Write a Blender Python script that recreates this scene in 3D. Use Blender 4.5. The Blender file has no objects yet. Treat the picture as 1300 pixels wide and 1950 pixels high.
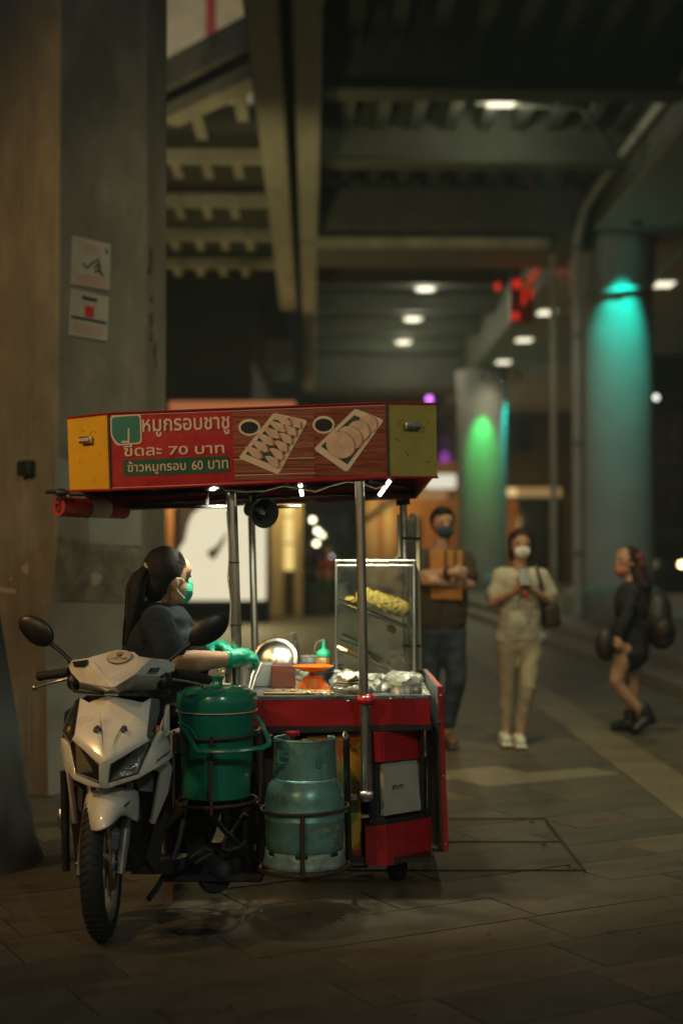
import bpy, bmesh, math, random
from mathutils import Vector, Matrix, Euler, Quaternion, noise
random.seed(7)
SC = bpy.context.scene
COL = SC.collection
R = math.radians
V = Vector

# ------------------------------------------------------------------ camera, world, sun, exposure
F, CAMZ, PITCH = 2708.0, 1.38, 0.0314            # focal length in photo pixels, eye height, slight tilt up
cam = bpy.data.cameras.new('camera')
cam.lens = 50.0
cam.sensor_fit = 'VERTICAL'
cam.sensor_height = 36.0
cam.clip_start, cam.clip_end = 0.1, 400
cam.dof.use_dof = True
cam.dof.focus_distance = 5.5
cam.dof.aperture_fstop = 1.25
camo = bpy.data.objects.new('camera', cam)
camo.location = (0, 0, CAMZ)
camo.rotation_euler = (math.pi / 2 + PITCH, 0, 0)
COL.objects.link(camo)
SC.camera = camo

world = bpy.data.worlds.new('World')
SC.world = world
world.use_nodes = True
wn = world.node_tree.nodes
wl = world.node_tree.links
sky = wn.new('ShaderNodeTexSky')
sky.sky_type = 'NISHITA'
sky.sun_disc = False
sky.sun_elevation = R(-1.0)
sky.sun_rotation = R(20)
wl.new(sky.outputs[0], wn['Background'].inputs[0])
wn['Background'].inputs[1].default_value = 0.3

sun = bpy.data.lights.new('moonlight', 'SUN')
sun.energy = 0.02
sun.angle = R(0.5)
sun.color = (1, .93, .85)
suno = bpy.data.objects.new('moonlight', sun)
suno.rotation_euler = (R(50), 0, R(20))
COL.objects.link(suno)

SC.view_settings.view_transform = 'Standard'
SC.view_settings.look = 'None'
SC.view_settings.exposure = 0.0
SC.view_settings.gamma = 1.0
SC.view_settings.use_curve_mapping = False
SC.cycles.use_denoising = True
SC.cycles.max_bounces = 8
SC.cycles.transparent_max_bounces = 16
SC.cycles.sample_clamp_indirect = 4.0
SC.cycles.caustics_reflective = False
SC.cycles.caustics_refractive = False


def lamp(name, kind, loc, power, col, size=0.1, aim=None, spot=60, blend=.6, parent=None):
    l = bpy.data.lights.new(name, kind)
    l.energy = power
    l.color = (col[0] * .93, col[1], col[2] * .96)
    if kind == 'AREA':
        l.size = size
    else:
        l.shadow_soft_size = size
    if kind == 'SPOT':
        l.spot_size = R(spot)
        l.spot_blend = blend
    o = bpy.data.objects.new(name, l)
    o.location = loc
    if aim is not None:
        o.rotation_euler = (V(aim) - V(loc)).to_track_quat('-Z', 'Y').to_euler()
    COL.objects.link(o)
    return o


# unseen lamps: street lamps, sodium on the left, mixed with added fill lights
lamp('sodium_street_lamp', 'SPOT', (-4.6, 3.8, 4.2), 440, (1, .54, .17), .12, (-1.15, 6.5, 2.5), 72, .6)
lamp('walker_fill_light', 'SPOT', (0.2, 4.6, 6.4), 620, (1, .82, .46), .2, (1.6, 11.0, .6), 68, .8)  # unseen light added over the cart to brighten the walkers
lamp('pillar_fill_light', 'SPOT', (2.6, 18.5, 6.8), 470, (1, .92, .68), .2, (5.2, 27, 2.6), 46, .8)  # unseen light added to brighten the nearest round pillar
lamp('square_lamp', 'SPOT', (3.2, -4.0, 5.5), 520, (.86, 1, .84), .2, (-.2, 7, 2.2), 58, .9)
lamp('corner_lamp', 'SPOT', (-3.1, -1.0, 4.2), 300, (1, .58, .23), .12, (-.45, 5.4, 1.0), 34, .7)
lamp('overhead_lamp', 'SPOT', (1.7, 8.4, 7.6), 640, (1, .92, .55), .16, (1.8, 9.9, 0), 78, .85)
lamp('beam_fill_light', 'SPOT', (-2.6, 16.0, 1.2), 820, (1, .80, .36), .3, (-2.0, 24, 7.4), 75, .8)  # no shop window here: upward light added for the beam undersides
lamp('wall_fill_light', 'SPOT', (-3.4, 31.5, 13.0), 620, (1, .85, .6), .3, (-3.4, 38, 17.5), 110, .7)  # unseen light added to brighten the cream upper wall


# ------------------------------------------------------------------ helpers
def W(px, py, Y):
    """world point on the line of sight of photo pixel (px, py) at distance Y from the eye"""
    dx, dy = (px - 650) / F, (975 - py) / F
    c, s = math.cos(PITCH), math.sin(PITCH)
    d = V((dx, c - dy * s, s + dy * c))
    t = Y / d.y
    return V((d.x * t, Y, CAMZ + d.z * t))


def G(px, py, z=0.0):
    p = W(px, py, 1.0)
    t = (z - CAMZ) / (p.z - CAMZ)
    return V((p.x * t, t, z))


class MB:
    def __init__(self):
        self.bm = bmesh.new()

    def _bev(self, verts, bev, seg):
        if bev:
            es = list({e for v in verts for e in v.link_edges})
            bmesh.ops.bevel(self.bm, geom=es, offset=bev, segments=seg, affect='EDGES', profile=.6, clamp_overlap=True)

    def box(self, c, s, rot=None, bev=0, seg=1):
        m = Matrix.Translation(V(c))
        if rot is not None:
            m = m @ (rot.to_matrix().to_4x4() if isinstance(rot, (Euler, Quaternion)) else rot.to_4x4())
        m = m @ Matrix.Diagonal((s[0], s[1], s[2], 1))
        g = bmesh.ops.create_cube(self.bm, size=1, matrix=m)
        self._bev(g['verts'], bev, seg)
        return self

    def slab(self, pts, vec, bev=0, seg=1):
        vec = V(vec)
        a = [self.bm.verts.new(V(p)) for p in pts]
        b = [self.bm.verts.new(V(p) + vec) for p in pts]
        n = len(a)
        fs = [self.bm.faces.new(a), self.bm.faces.new(b[::-1])]
        for i in range(n):
            fs.append(self.bm.faces.new([a[i], b[i], b[(i + 1) % n], a[(i + 1) % n]]))
        bmesh.ops.recalc_face_normals(self.bm, faces=fs)
        self._bev(a + b, bev, seg)
        return self

    def face(self, pts):
        self.bm.faces.new([self.bm.verts.new(V(p)) for p in pts])
        return self

    def mesh(self, pts, faces):
        vs = [self.bm.verts.new(V(p)) for p in pts]
        for f in faces:
            self.bm.faces.new([vs[i] for i in f])
        return self

    def tube(self, pts, r, n=10, cap=True, closed=False, flat=1.0):
        pts = [V(p) for p in pts]
        N = len(pts)
        rs = r if isinstance(r, (list, tuple)) else [r] * N
        rings = []
        up = None
        for i, p in enumerate(pts):
            if closed:
                t = pts[(i + 1) % N] - pts[i - 1]
            else:
                t = pts[min(i + 1, N - 1)] - pts[max(i - 1, 0)]
            t.normalize()
            if up is None:
                up = V((0, 0, 1)) if abs(t.z) < .9 else V((0, 1, 0))
            a = t.cross(up)
            if a.length < 1e-6:
                a = t.cross(V((1, 0, 0)))
            a.normalize()
            b = a.cross(t).normalized()
            up = b
            rings.append([self.bm.verts.new(p + (a * math.cos(2 * math.pi * k / n) + b * math.sin(2 * math.pi * k / n) * flat) * rs[i]) for k in range(n)])
        for i in range(N if closed else N - 1):
            A, B = rings[i], rings[(i + 1) % N]
            for k in range(n):
                self.bm.faces.new([A[k], A[(k + 1) % n], B[(k + 1) % n], B[k]])
        if cap and not closed:
            self.bm.faces.new(rings[0][::-1])
            self.bm.faces.new(rings[-1])
        return self

    def lathe(self, prof, n=24, m=None, cap=True, a0=0, a1=360):
        m = m or Matrix()
        full = abs(a1 - a0) >= 360
        rings = []
        cnt = n if full else n + 1
        for (r, z) in prof:
            rings.append([self.bm.verts.new(m @ V((r * math.cos(R(a0) + R(a1 - a0) * k / n), r * math.sin(R(a0) + R(a1 - a0) * k / n), z))) for k in range(cnt)])
        for A, B in zip(rings, rings[1:]):
            for k in range(n):
                k2 = (k + 1) % cnt
                self.bm.faces.new([A[k], A[k2], B[k2], B[k]])
        if cap and full:
            if prof[0][0] > 1e-4:
                self.bm.faces.new(rings[0][::-1])
            if prof[-1][0] > 1e-4:
                self.bm.faces.new(rings[-1])
        return self

    def ell(self, c, rad, rot=None, u=16, v=10):
        m = Matrix.Translation(V(c))
        if rot is not None:
            m = m @ (rot.to_matrix().to_4x4() if isinstance(rot, (Euler, Quaternion)) else rot.to_4x4())
        m = m @ Matrix.Diagonal((rad[0], rad[1], rad[2], 1))
        bmesh.ops.create_uvsphere(self.bm, u_segments=u, v_segments=v, radius=1, matrix=m)
        return self


ORG = {}


def link(o, parent, org):
    COL.objects.link(o)
    if parent is not None:
        o.parent = parent
    ORG[o.name] = org


def obj(name, mb, mat, parent=None, sm=35, org=None, solid=0, sub=0, bevel=0, merge=0):
    bm = mb.bm
    if merge:
        bmesh.ops.remove_doubles(bm, verts=bm.verts, dist=merge)
    if parent is not None:
        org = ORG[parent.name]
    elif org is None:
        zs = [v.co for v in bm.verts]
        org = V(((min(p.x for p in zs) + max(p.x for p in zs)) / 2, (min(p.y for p in zs) + max(p.y for p in zs)) / 2, min(p.z for p in zs)))
    bmesh.ops.translate(bm, verts=bm.verts, vec=-V(org))
    me = bpy.data.meshes.new(name)
    bm.to_mesh(me)
    bm.free()
    o = bpy.data.objects.new(name, me)
    if mat:
        me.materials.append(mat)
    if sm:
        me.shade_smooth()
        if sm < 180:
            me.set_sharp_from_angle(angle=R(sm))
    link(o, parent, V(org))
    if parent is None:
        o.location = org
    if sub:
        s = o.modifiers.new('s', 'SUBSURF')
        s.levels = s.render_levels = sub
    if solid:
        s = o.modifiers.new('t', 'SOLIDIFY')
        s.thickness = solid
        s.offset = 0
    if bevel:
        s = o.modifiers.new('b', 'BEVEL')
        s.width = bevel
        s.segments = 2
        s.limit_method = 'ANGLE'
        s.angle_limit = R(15)
    return o


def tag(o, label=None, cat=None, group=None, kind=None):
    if label:
        o['label'] = label
    if cat:
        o['category'] = cat
    if group:
        o['group'] = group
    if kind:
        o['kind'] = kind
    return o


def thing(name, loc, label, cat, group=None):
    o = bpy.data.objects.new(name, None)
    o.empty_display_size = .1
    o.location = loc
    COL.objects.link(o)
    ORG[o.name] = V(loc)
    return tag(o, label, cat, group)


def copy_tree(o, parent=None):
    c = o.copy()
    COL.objects.link(c)
    if parent is not None:
        c.parent = parent
    ORG[c.name] = ORG.get(o.name, V((0, 0, 0)))
    for ch in list(o.children):
        copy_tree(ch, c)
    return c


# ---- people and other rounded bodies: capsules and ellipsoids fused into ONE continuous surface
def capsule(bm, p0, p1, r0, r1, n=14):
    p0, p1 = V(p0), V(p1)
    d = p1 - p0
    L = max(d.length, 1e-5)
    q = d.to_track_quat('Z', 'Y').to_matrix().to_4x4()
    m = Matrix.Translation(p0) @ q
    prof = [(r0 * math.sin(R(a)), -r0 * math.cos(R(a))) for a in (4, 30, 60, 88)] + [(r1 * math.sin(R(a)), L + -r1 * math.cos(R(a))) for a in (92, 120, 150, 176)]
    rings = [[bm.verts.new(m @ V((r * math.cos(2 * math.pi * k / n), r * math.sin(2 * math.pi * k / n), z))) for k in range(n)] for r, z in prof]
    for A, B in zip(rings, rings[1:]):
        for k in range(n):
            bm.faces.new([A[k], A[(k + 1) % n], B[(k + 1) % n], B[k]])
    bm.faces.new(rings[0][::-1])
    bm.faces.new(rings[-1])


def blob(name, shapes, voxel, mat, parent, smooth=4, org=None, warp=None, cut=None):
    mb = MB()
    for s in shapes:
        if s[0] == 'c':
            capsule(mb.bm, *s[1:])
        elif s[0] == 'e':
            mb.ell(s[1], s[2], s[3] if len(s) > 3 else None, 20, 14)
        else:
            mb.box(s[1], s[2], s[3] if len(s) > 3 else None, min(s[2]) * .2)
    bmesh.ops.recalc_face_normals(mb.bm, faces=mb.bm.faces)
    me = bpy.data.meshes.new('tmp')
    mb.bm.to_mesh(me)
    mb.bm.free()
    t = bpy.data.objects.new('tmp', me)
    COL.objects.link(t)
    r = t.modifiers.new('r', 'REMESH')
    r.mode = 'VOXEL'
    r.voxel_size = voxel
    s = t.modifiers.new('s', 'SMOOTH')
    s.factor = .5
    s.iterations = smooth
    dg = bpy.context.evaluated_depsgraph_get()
    me2 = bpy.data.meshes.new_from_object(t.evaluated_get(dg))
    bpy.data.objects.remove(t)
    bpy.data.meshes.remove(me)
    mb = MB()
    mb.bm.from_mesh(me2)
    bpy.data.meshes.remove(me2)
    if cut:
        kill = [v for v in mb.bm.verts if cut(v.co)]
        bmesh.ops.delete(mb.bm, geom=kill, context='VERTS')
    if warp:
        mb.bm.normal_update()
        for v in mb.bm.verts:
            v.co += v.normal * warp(v.co)
    return obj(name, mb, mat, parent, 180, org)


def chain(pts, rs):
    return [('c', pts[i], pts[i + 1], rs[i], rs[i + 1]) for i in range(len(pts) - 1)]


def hand(wrist, aim, palm_n, side=1, L=.17, curl=25, th=1.0):
    """palm, four unequal bent fingers and a thumb leaving the side of the palm"""
    w = V(wrist)
    f = V(aim).normalized()
    n = V(palm_n)
    n = (n - f * n.dot(f)).normalized()
    s = f.cross(n) * side
    out = [('c', w, w + f * L * .2, .17 * L * th, .2 * L * th)]
    kn = []
    for i, (o, ln) in enumerate(((.19, .36), (.065, .41), (-.065, .38), (-.185, .29))):
        b = w + f * L * (.5 - .03 * abs(i - 1)) + s * L * o
        out.append(('c', w + f * L * .12 + s * L * o * .6, b, .115 * L * th, .095 * L * th))
        a = R(curl * (1 + .15 * i))
        p = b
        ang = 0
        for k, (fr, rr) in enumerate(((.42, .075), (.32, .068), (.26, .058))):
            ang += a
            q = p + (f * math.cos(ang) + n * math.sin(ang)) * L * ln * fr * 1.1
            out.append(('c', p, q, rr * L * th * 1.1, rr * L * th))
            p = q
    b = w + f * L * .15 + s * L * .19
    q = b + (f * .55 + s * .5 + n * .45).normalized() * L * .27
    out.append(('c', w + f * L * .1, b, .1 * L * th, .1 * L * th))
    out.append(('c', b, q, .095 * L * th, .075 * L * th))
    out.append(('c', q, q + (f * .8 + s * .1 + n * .5).normalized() * L * .22, .075 * L * th, .06 * L * th))
    return out


# ---- lettering: every outline filled on its own, so overlapping strokes of a glyph do not cancel out
def lettering(name, s, mat, parent, p0, ux, uy, nrm, w, h, bold=.0, lift=.0012, org=None, shear=0):
    cu = bpy.data.curves.new('t', 'FONT')
    cu.body = s
    cu.size = 1
    to = bpy.data.objects.new('t', cu)
    COL.objects.link(to)
    dg = bpy.context.evaluated_depsgraph_get()
    dg.update()
    oc = to.evaluated_get(dg).to_curve(dg)
    sps = []
    for sp in oc.splines:
        P = [(b.co.x, b.co.y) for b in sp.bezier_points]
        if len(P) < 3:
            continue
        A = sum(P[i - 1][0] * P[i][1] - P[i][0] * P[i - 1][1] for i in range(len(P))) / 2
        sps.append((A, P, [(b.co.copy(), b.handle_left.copy(), b.handle_right.copy()) for b in sp.bezier_points]))
    big = max(sps, key=lambda a: abs(a[0]))[0]

    def inside(p, P):
        c = False
        for i in range(len(P)):
            (x1, y1), (x2, y2) = P[i - 1], P[i]
            if (y1 > p[1]) != (y2 > p[1]) and p[0] < (x2 - x1) * (p[1] - y1) / (y2 - y1) + x1:
                c = not c
        return c
    outs = [x for x in sps if x[0] * big > 0]
    holes = [x for x in sps if x[0] * big < 0]
    own = {i: [] for i in range(len(outs))}
    for hh in holes:
        c = [(abs(o_[0]), i) for i, o_ in enumerate(outs) if inside(hh[1][0], o_[1])]
        if c:
            own[min(c)[1]].append(hh)
    mb = MB()
    for i, o_ in enumerate(outs):
        c2 = bpy.data.curves.new('g', 'CURVE')
        c2.dimensions = '2D'
        c2.fill_mode = 'FRONT'
        c2.resolution_u = 5
        for (A, P, B) in [o_] + own[i]:
            sp = c2.splines.new('BEZIER')
            sp.bezier_points.add(len(B) - 1)
            for b, (co, hl, hr) in zip(sp.bezier_points, B):
                b.handle_left_type = b.handle_right_type = 'FREE'
                b.co, b.handle_left, b.handle_right = co, hl, hr
            sp.use_cyclic_u = True
        go = bpy.data.objects.new('g', c2)
        COL.objects.link(go)
        dg = bpy.context.evaluated_depsgraph_get()
        me = bpy.data.meshes.new_from_object(go.evaluated_get(dg))
        base = [v.co.copy() for v in me.vertices]
        shifts = [(0, 0)] if not bold else [(bold * math.cos(k * math.pi / 3), bold * math.sin(k * math.pi / 3)) for k in range(6)]
        for k, (dx, dy) in enumerate(shifts):
            for v, b0 in zip(me.vertices, base):
                v.co = (b0.x + dx, b0.y + dy, (i % 3) * .00024 + k * .00004)
            mb.bm.from_mesh(me)
        bpy.data.meshes.remove(me)
        bpy.data.objects.remove(go)
    bpy.data.objects.remove(to)
    xs = [v.co.x for v in mb.bm.verts]
    ys = [v.co.y for v in mb.bm.verts]
    x0, x1, y0, y1 = min(xs), max(xs), min(ys), max(ys)
    ux, uy, nrm = V(ux).normalized(), V(uy).normalized(), V(nrm).normalized()
    for v in mb.bm.verts:
        a = (v.co.x - x0) / (x1 - x0) * w
        b = (v.co.y - y0) / (y1 - y0) * h
        v.co = V(p0) + ux * (a + shear * b) + uy * b + nrm * (lift + v.co.z)
    return obj(name, mb, mat, parent, 0, org)


# ------------------------------------------------------------------ materials
def mat(name, col, rough=.5, metal=0.0, var=.15, scale=6, bump=0.0, bscale=80, spec=.5, coat=0, dirt=None, rvar=.1, stretch=None, random_tone=0.0, emit=None, estr=0, sheen=0, bdist=.004):
    m = bpy.data.materials.new(name)
    m.use_nodes = True
    nt = m.node_tree
    N, L = nt.nodes, nt.links
    b = N['Principled BSDF']
    tc = N.new('ShaderNodeTexCoord')
    src = tc.outputs['Object']
    if stretch:
        mp = N.new('ShaderNodeMapping')
        mp.inputs['Scale'].default_value = stretch
        L.new(src, mp.inputs[0])
        src = mp.outputs[0]
    c = (*col, 1)
    cur = None
    if var:
        n1 = N.new('ShaderNodeTexNoise')
        n1.inputs['Scale'].default_value = scale
        n1.inputs['Detail'].default_value = 7
        n1.inputs['Roughness'].default_value = .65
        L.new(src, n1.inputs['Vector'])
        r1 = N.new('ShaderNodeValToRGB')
        r1.color_ramp.elements[0].position, r1.color_ramp.elements[1].position = .3, .7
        r1.color_ramp.elements[0].color = (*[x * (1 - var) for x in col], 1)
        r1.color_ramp.elements[1].color = (*[min(1, x * (1 + var)) for x in col], 1)
        L.new(n1.outputs['Fac'], r1.inputs[0])
        cur = r1.outputs[0]
        mr = N.new('ShaderNodeMapRange')
        mr.inputs['From Min'].default_value, mr.inputs['From Max'].default_value = .25, .75
        mr.inputs['To Min'].default_value, mr.inputs['To Max'].default_value = max(.02, rough - rvar), min(1, rough + rvar)
        L.new(n1.outputs['Fac'], mr.inputs['Value'])
        L.new(mr.outputs[0], b.inputs['Roughness'])
    else:
        b.inputs['Roughness'].default_value = rough
        b.inputs['Base Color'].default_value = c
    if dirt:
        dcol, dscale, lo, hi = dirt
        n2 = N.new('ShaderNodeTexNoise')
        n2.inputs['Scale'].default_value = dscale
        n2.inputs['Detail'].default_value = 8
        n2.inputs['Roughness'].default_value = .7
        L.new(src, n2.inputs['Vector'])
        r2 = N.new('ShaderNodeValToRGB')
        r2.color_ramp.elements[0].position, r2.color_ramp.elements[1].position = lo, hi
        L.new(n2.outputs['Fac'], r2.inputs[0])
        mx = N.new('ShaderNodeMixRGB')
        L.new(r2.outputs[0], mx.inputs[0])
        if cur:
            L.new(cur, mx.inputs[1])
        else:
            mx.inputs[1].default_value = c
        mx.inputs[2].default_value = (*dcol, 1)
        cur = mx.outputs[0]
    if random_tone:
        oi = N.new('ShaderNodeObjectInfo')
        mr2 = N.new('ShaderNodeMapRange')
        if random_tone == 'stone':          # brown, grey-green and a few tan stones
            mr2 = N.new('ShaderNodeValToRGB')
            cr = mr2.color_ramp
            cr.interpolation = 'CONSTANT'
            for k, (pos, cc) in enumerate(((0, (1.05, .92, .78)), (.22, (.80, .84, .76)), (.42, (.98, .93, .82)), (.58, (.72, .72, .66)), (.74, (1.22, 1.08, .85)), (.86, (.85, .78, .68)), (.95, (1.55, 1.3, .92)))):
                e = cr.elements[k] if k < 2 else cr.elements.new(pos)
                e.position = pos
                e.color = (*cc, 1)
            random_tone = 0
        else:
            mr2.inputs['To Min'].default_value, mr2.inputs['To Max'].default_value = 1 - random_tone, 1 + random_tone
        L.new(oi.outputs['Random'], mr2.inputs[0])
        mm = N.new('ShaderNodeMixRGB')
        mm.blend_type = 'MULTIPLY'
        mm.inputs[0].default_value = 1
        L.new(cur, mm.inputs[1])
        L.new(mr2.outputs[0], mm.inputs[2])
        cur = mm.outputs[0]
    if cur:
        L.new(cur, b.inputs['Base Color'])
    if bump:
        n3 = N.new('ShaderNodeTexNoise')
        n3.inputs['Scale'].default_value = bscale
        n3.inputs['Detail'].default_value = 5
        L.new(src, n3.inputs['Vector'])
        bp = N.new('ShaderNodeBump')
        bp.inputs['Strength'].default_value = bump
        bp.inputs['Distance'].default_value = bdist
        L.new(n3.outputs['Fac'], bp.inputs['Height'])
        L.new(bp.outputs[0], b.inputs['Normal'])
    b.inputs['Metallic'].default_value = metal
    b.inputs['Specular IOR Level'].default_value = spec
    if coat:
        b.inputs['Coat Weight'].default_value = coat
        b.inputs['Coat Roughness'].default_value = .08
    if sheen:
        b.inputs['Sheen Weight'].default_value = sheen
    if emit:
        b.inputs['Emission Color'].default_value = (*emit, 1)
        b.inputs['Emission Strength'].default_value = estr
    return m


def thin_clear(name, tint=(1, 1, 1), haze=.06, rough=.05, ior=1.45):
    """thin clear sheet: lets light through, reflects at grazing angles, a little greasy haze on it"""
    m = bpy.data.materials.new(name)
    m.use_nodes = True
    N, L = m.node_tree.nodes, m.node_tree.links
    N.remove(N['Principled BSDF'])
    out = N['Material Output']
    t = N.new('ShaderNodeBsdfTransparent')
    t.inputs[0].default_value = (*tint, 1)
    g = N.new('ShaderNodeBsdfGlossy')
    g.inputs['Roughness'].default_value = rough
    fr = N.new('ShaderNodeFresnel')
    fr.inputs['IOR'].default_value = ior
    mx = N.new('ShaderNodeMixShader')
    L.new(fr.outputs[0], mx.inputs[0])
    L.new(t.outputs[0], mx.inputs[1])
    L.new(g.outputs[0], mx.inputs[2])
    d = N.new('ShaderNodeBsdfDiffuse')
    d.inputs[0].default_value = (.75, .75, .68, 1)
    n = N.new('ShaderNodeTexNoise')
    n.inputs['Scale'].default_value = 9
    n.inputs['Detail'].default_value = 6
    tc = N.new('ShaderNodeTexCoord')
    L.new(tc.outputs['Object'], n.inputs['Vector'])
    mr = N.new('ShaderNodeMapRange')
    mr.inputs['From Min'].default_value, mr.inputs['From Max'].default_value = .4, .75
    mr.inputs['To Min'].default_value, mr.inputs['To Max'].default_value = haze * .4, haze * 2.2
    L.new(n.outputs['Fac'], mr.inputs['Value'])
    m2 = N.new('ShaderNodeMixShader')
    L.new(mr.outputs[0], m2.inputs[0])
    L.new(mx.outputs[0], m2.inputs[1])
    L.new(d.outputs[0], m2.inputs[2])
    L.new(m2.outputs[0], out.inputs[0])
    return m


def emis(name, col, strength):
    return mat(name, (.02, .02, .02), .5, var=0, emit=col, estr=strength)


def wood_print(name):
    """printed picture of red-brown planks: fine grain along the boards"""
    m = mat(name, (.22, .05, .018), .3, var=.55, scale=5, stretch=(1.2, 1, 26), rvar=.05, bump=.3, bscale=3, bdist=.02)
    return m


K = dict(
    concrete=mat('concrete', (.30, .28, .25), .8, var=.22, scale=2.2, bump=.35, bscale=18, dirt=((.12, .115, .10), 1.3, .5, .78)),
    concrete_form=mat('board_marked_concrete', (.185, .165, .128), .8, var=.3, scale=2.6, bump=.45, bscale=6, stretch=(1.6, 1.6, .9), dirt=((.10, .095, .072), .9, .42, .72)),
    concrete_dark=mat('dark_concrete', (.085, .09, .082), .85, var=.3, scale=2, bump=.3, bscale=15),
    pillar=mat('painted_pillar', (.36, .35, .335), .7, var=.12, scale=1.2, bump=.15, bscale=9, dirt=((.18, .17, .15), .8, .55, .85)),
    deck=mat('deck_steel', (.06, .068, .055), .75, var=.3, scale=1.5, bump=.2, bscale=12),
    beam=mat('beam_concrete', (.34, .315, .255), .8, var=.3, scale=1.0, bump=.3, bscale=8, stretch=(2, .35, 2), dirt=((.14, .12, .085), .7, .5, .8)),
    paver=mat('granite_paver', (.094, .084, .067), .58, spec=.32, var=.28, scale=22, bump=.35, bscale=120, random_tone='stone', rvar=.14, dirt=((.028, .026, .022), 1.7, .50, .78), bdist=.002),
    joint=mat('paving_joint', (.03, .028, .025), .9, var=.2, scale=9, bump=.3),
    paving_far=mat('paving_beyond', (.09, .08, .064), .55, var=.3, scale=1.6, bump=.2, bscale=20),
    tactile=mat('guide_tile', (.15, .115, .072), .6, var=.2, scale=12, bump=.4, bscale=60, random_tone=.15),
    kerb=mat('step_stone', (.15, .135, .115), .65, var=.25, scale=5, bump=.3, bscale=40),
    black=mat('black_steel', (.018, .018, .02), .42, var=.3, scale=14, bump=.1),
    blackplastic=mat('black_plastic', (.014, .014, .016), .38, var=.25, scale=20, bump=.15, bscale=160),
    rubber=mat('tyre_rubber', (.013, .013, .013), .75, var=.2, scale=30, bump=.3, bscale=140),
    chrome=mat('stainless_steel', (.66, .65, .60), .3, 1, var=.12, scale=5, rvar=.1, stretch=(3, 3, .4)),
    steel=mat('brushed_steel', (.55, .54, .52), .3, 1, var=.18, scale=7, rvar=.12),
    white=mat('white_paint', (.74, .70, .64), .25, var=.07, scale=7, coat=.6, dirt=((.34, .28, .21), 6, .53, .85)),
    grey=mat('grey_plastic', (.17, .175, .18), .4, var=.15, scale=12),
    redpaint=mat('red_paint', (.36, .012, .018), .33, var=.18, scale=5, coat=.3, dirt=((.12, .012, .012), 4, .62, .9)),
    redprint=mat('red_print', (.40, .008, .016), .30, var=.22, scale=3, coat=.3, bump=.35, bscale=5, bdist=.02, dirt=((.16, .006, .012), 2.5, .55, .9)),
    yellow=mat('yellow_paint', (.70, .40, .02), .5, var=.10, scale=5, bump=.15, bscale=25, dirt=((.12, .07, .02), 11, .66, .78)),
    olive=mat('shaded_yellow_paint', (.40, .32, .075), .5, var=.14, scale=5, bump=.15, bscale=25, dirt=((.09, .07, .03), 11, .66, .78)),  # the left panel's yellow, darkened in the colour to stand for shade
    bucket=mat('green_plastic', (.008, .17, .115), .3, var=.12, scale=5, coat=.15),
    buckettop=mat('green_lid_plastic', (.014, .21, .135), .25, var=.12, scale=6, coat=.3),
    gas=mat('teal_cylinder_paint', (.16, .35, .31), .36, .35, var=.3, scale=9, bump=.25, bscale=30, dirt=((.13, .105, .075), 7, .52, .72)),
    orange=mat('orange_plastic', (.85, .17, .01), .35, var=.1, scale=6, coat=.2),
    skin=mat('skin', (.42, .235, .15), .55, var=.2, scale=16, bump=.2, bscale=90, spec=.35),
    hair=mat('black_hair', (.009, .0075, .007), .68, spec=.3, var=.4, scale=9, bump=.8, bscale=26, stretch=(6, 6, .7)),
    hair_red=mat('dark_red_hair', (.026, .010, .010), .65, spec=.3, var=.4, scale=9, bump=.8, bscale=26, stretch=(6, 6, .7)),
    navy=mat('navy_cotton', (.016, .024, .031), .9, var=.25, scale=8, bump=.7, bscale=9, bdist=.02, spec=.25),
    glove=mat('green_glove', (.012, .36, .235), .4, var=.12, scale=16, bump=.35, bscale=28, bdist=.006),
    mask_green=mat('green_mask', (.05, .42, .30), .75, var=.1, scale=20, bump=.4, bscale=40),
    mask_white=mat('white_mask', (.72, .69, .62), .8, var=.08, scale=15),
    mask_blue=mat('navy_mask', (.02, .05, .10), .8, var=.1, scale=15),
    leather=mat('leather', (.035, .022, .016), .45, var=.3, scale=14),
    white_cloth=mat('white_cord', (.75, .72, .68), .8, var=.05),
    printcream=mat('cream_print', (.68, .50, .37), .4, var=.06, scale=10),
    printgreen=mat('green_print', (.006, .085, .042), .35, var=.1, scale=6),
    printteal=mat('teal_print', (.010, .16, .125), .35, var=.1, scale=6),
    wood=wood_print('plank_print'),
    plate=mat('plate_print', (.66, .53, .38), .4, var=.08, scale=12),
    leafprint=mat('leaf_print', (.02, .035, .02), .4, var=.4, scale=20),
    sauce=mat('sauce_print', (.012, .012, .016), .3, var=.2, scale=8),
    porkprint=mat('pork_print', (.60, .40, .29), .45, var=.22, scale=30),
    rindprint=mat('rind_print', (.36, .13, .06), .45, var=.4, scale=40),
    glass=thin_clear('clear_glass', (.95, .98, .94), .016),
    lens=thin_clear('lamp_lens', (.88, .89, .88), .02, .03, 1.6),
    bag=thin_clear('plastic_film', (.93, .93, .90), .22, .2),
    leaf=mat('banana_leaf', (.03, .11, .03), .4, var=.4, scale=14, bump=.4, bscale=50),
    pork=mat('crackling', (.75, .44, .09), .55, var=.5, scale=34, bump=.9, bscale=60, dirt=((.24, .10, .03), 20, .55, .8), bdist=.012),
    paper=mat('paper', (.33, .30, .25), .8, var=.1, scale=9),
)

# ------------------------------------------------------------------ the ground
gr = MB().face([(-70, -15, -.03), (70, -15, -.03), (70, 160, -.03), (-70, 160, -.03)])
tag(obj('ground', gr, K['paving_far'], sm=0, org=V((0, 0, -.03))), 'dim grey paved ground under and beyond the viaduct', kind='structure')
pv = MB().face([(-14, -3, -.016), (16, -3, -.016), (16, 40, -.016), (-14, 40, -.016)])
pavement = tag(obj('pavement', pv, K['joint'], sm=0, org=V((0, 0, -.016))), 'pavement of long grey and brown granite pavers', kind='structure')

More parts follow.
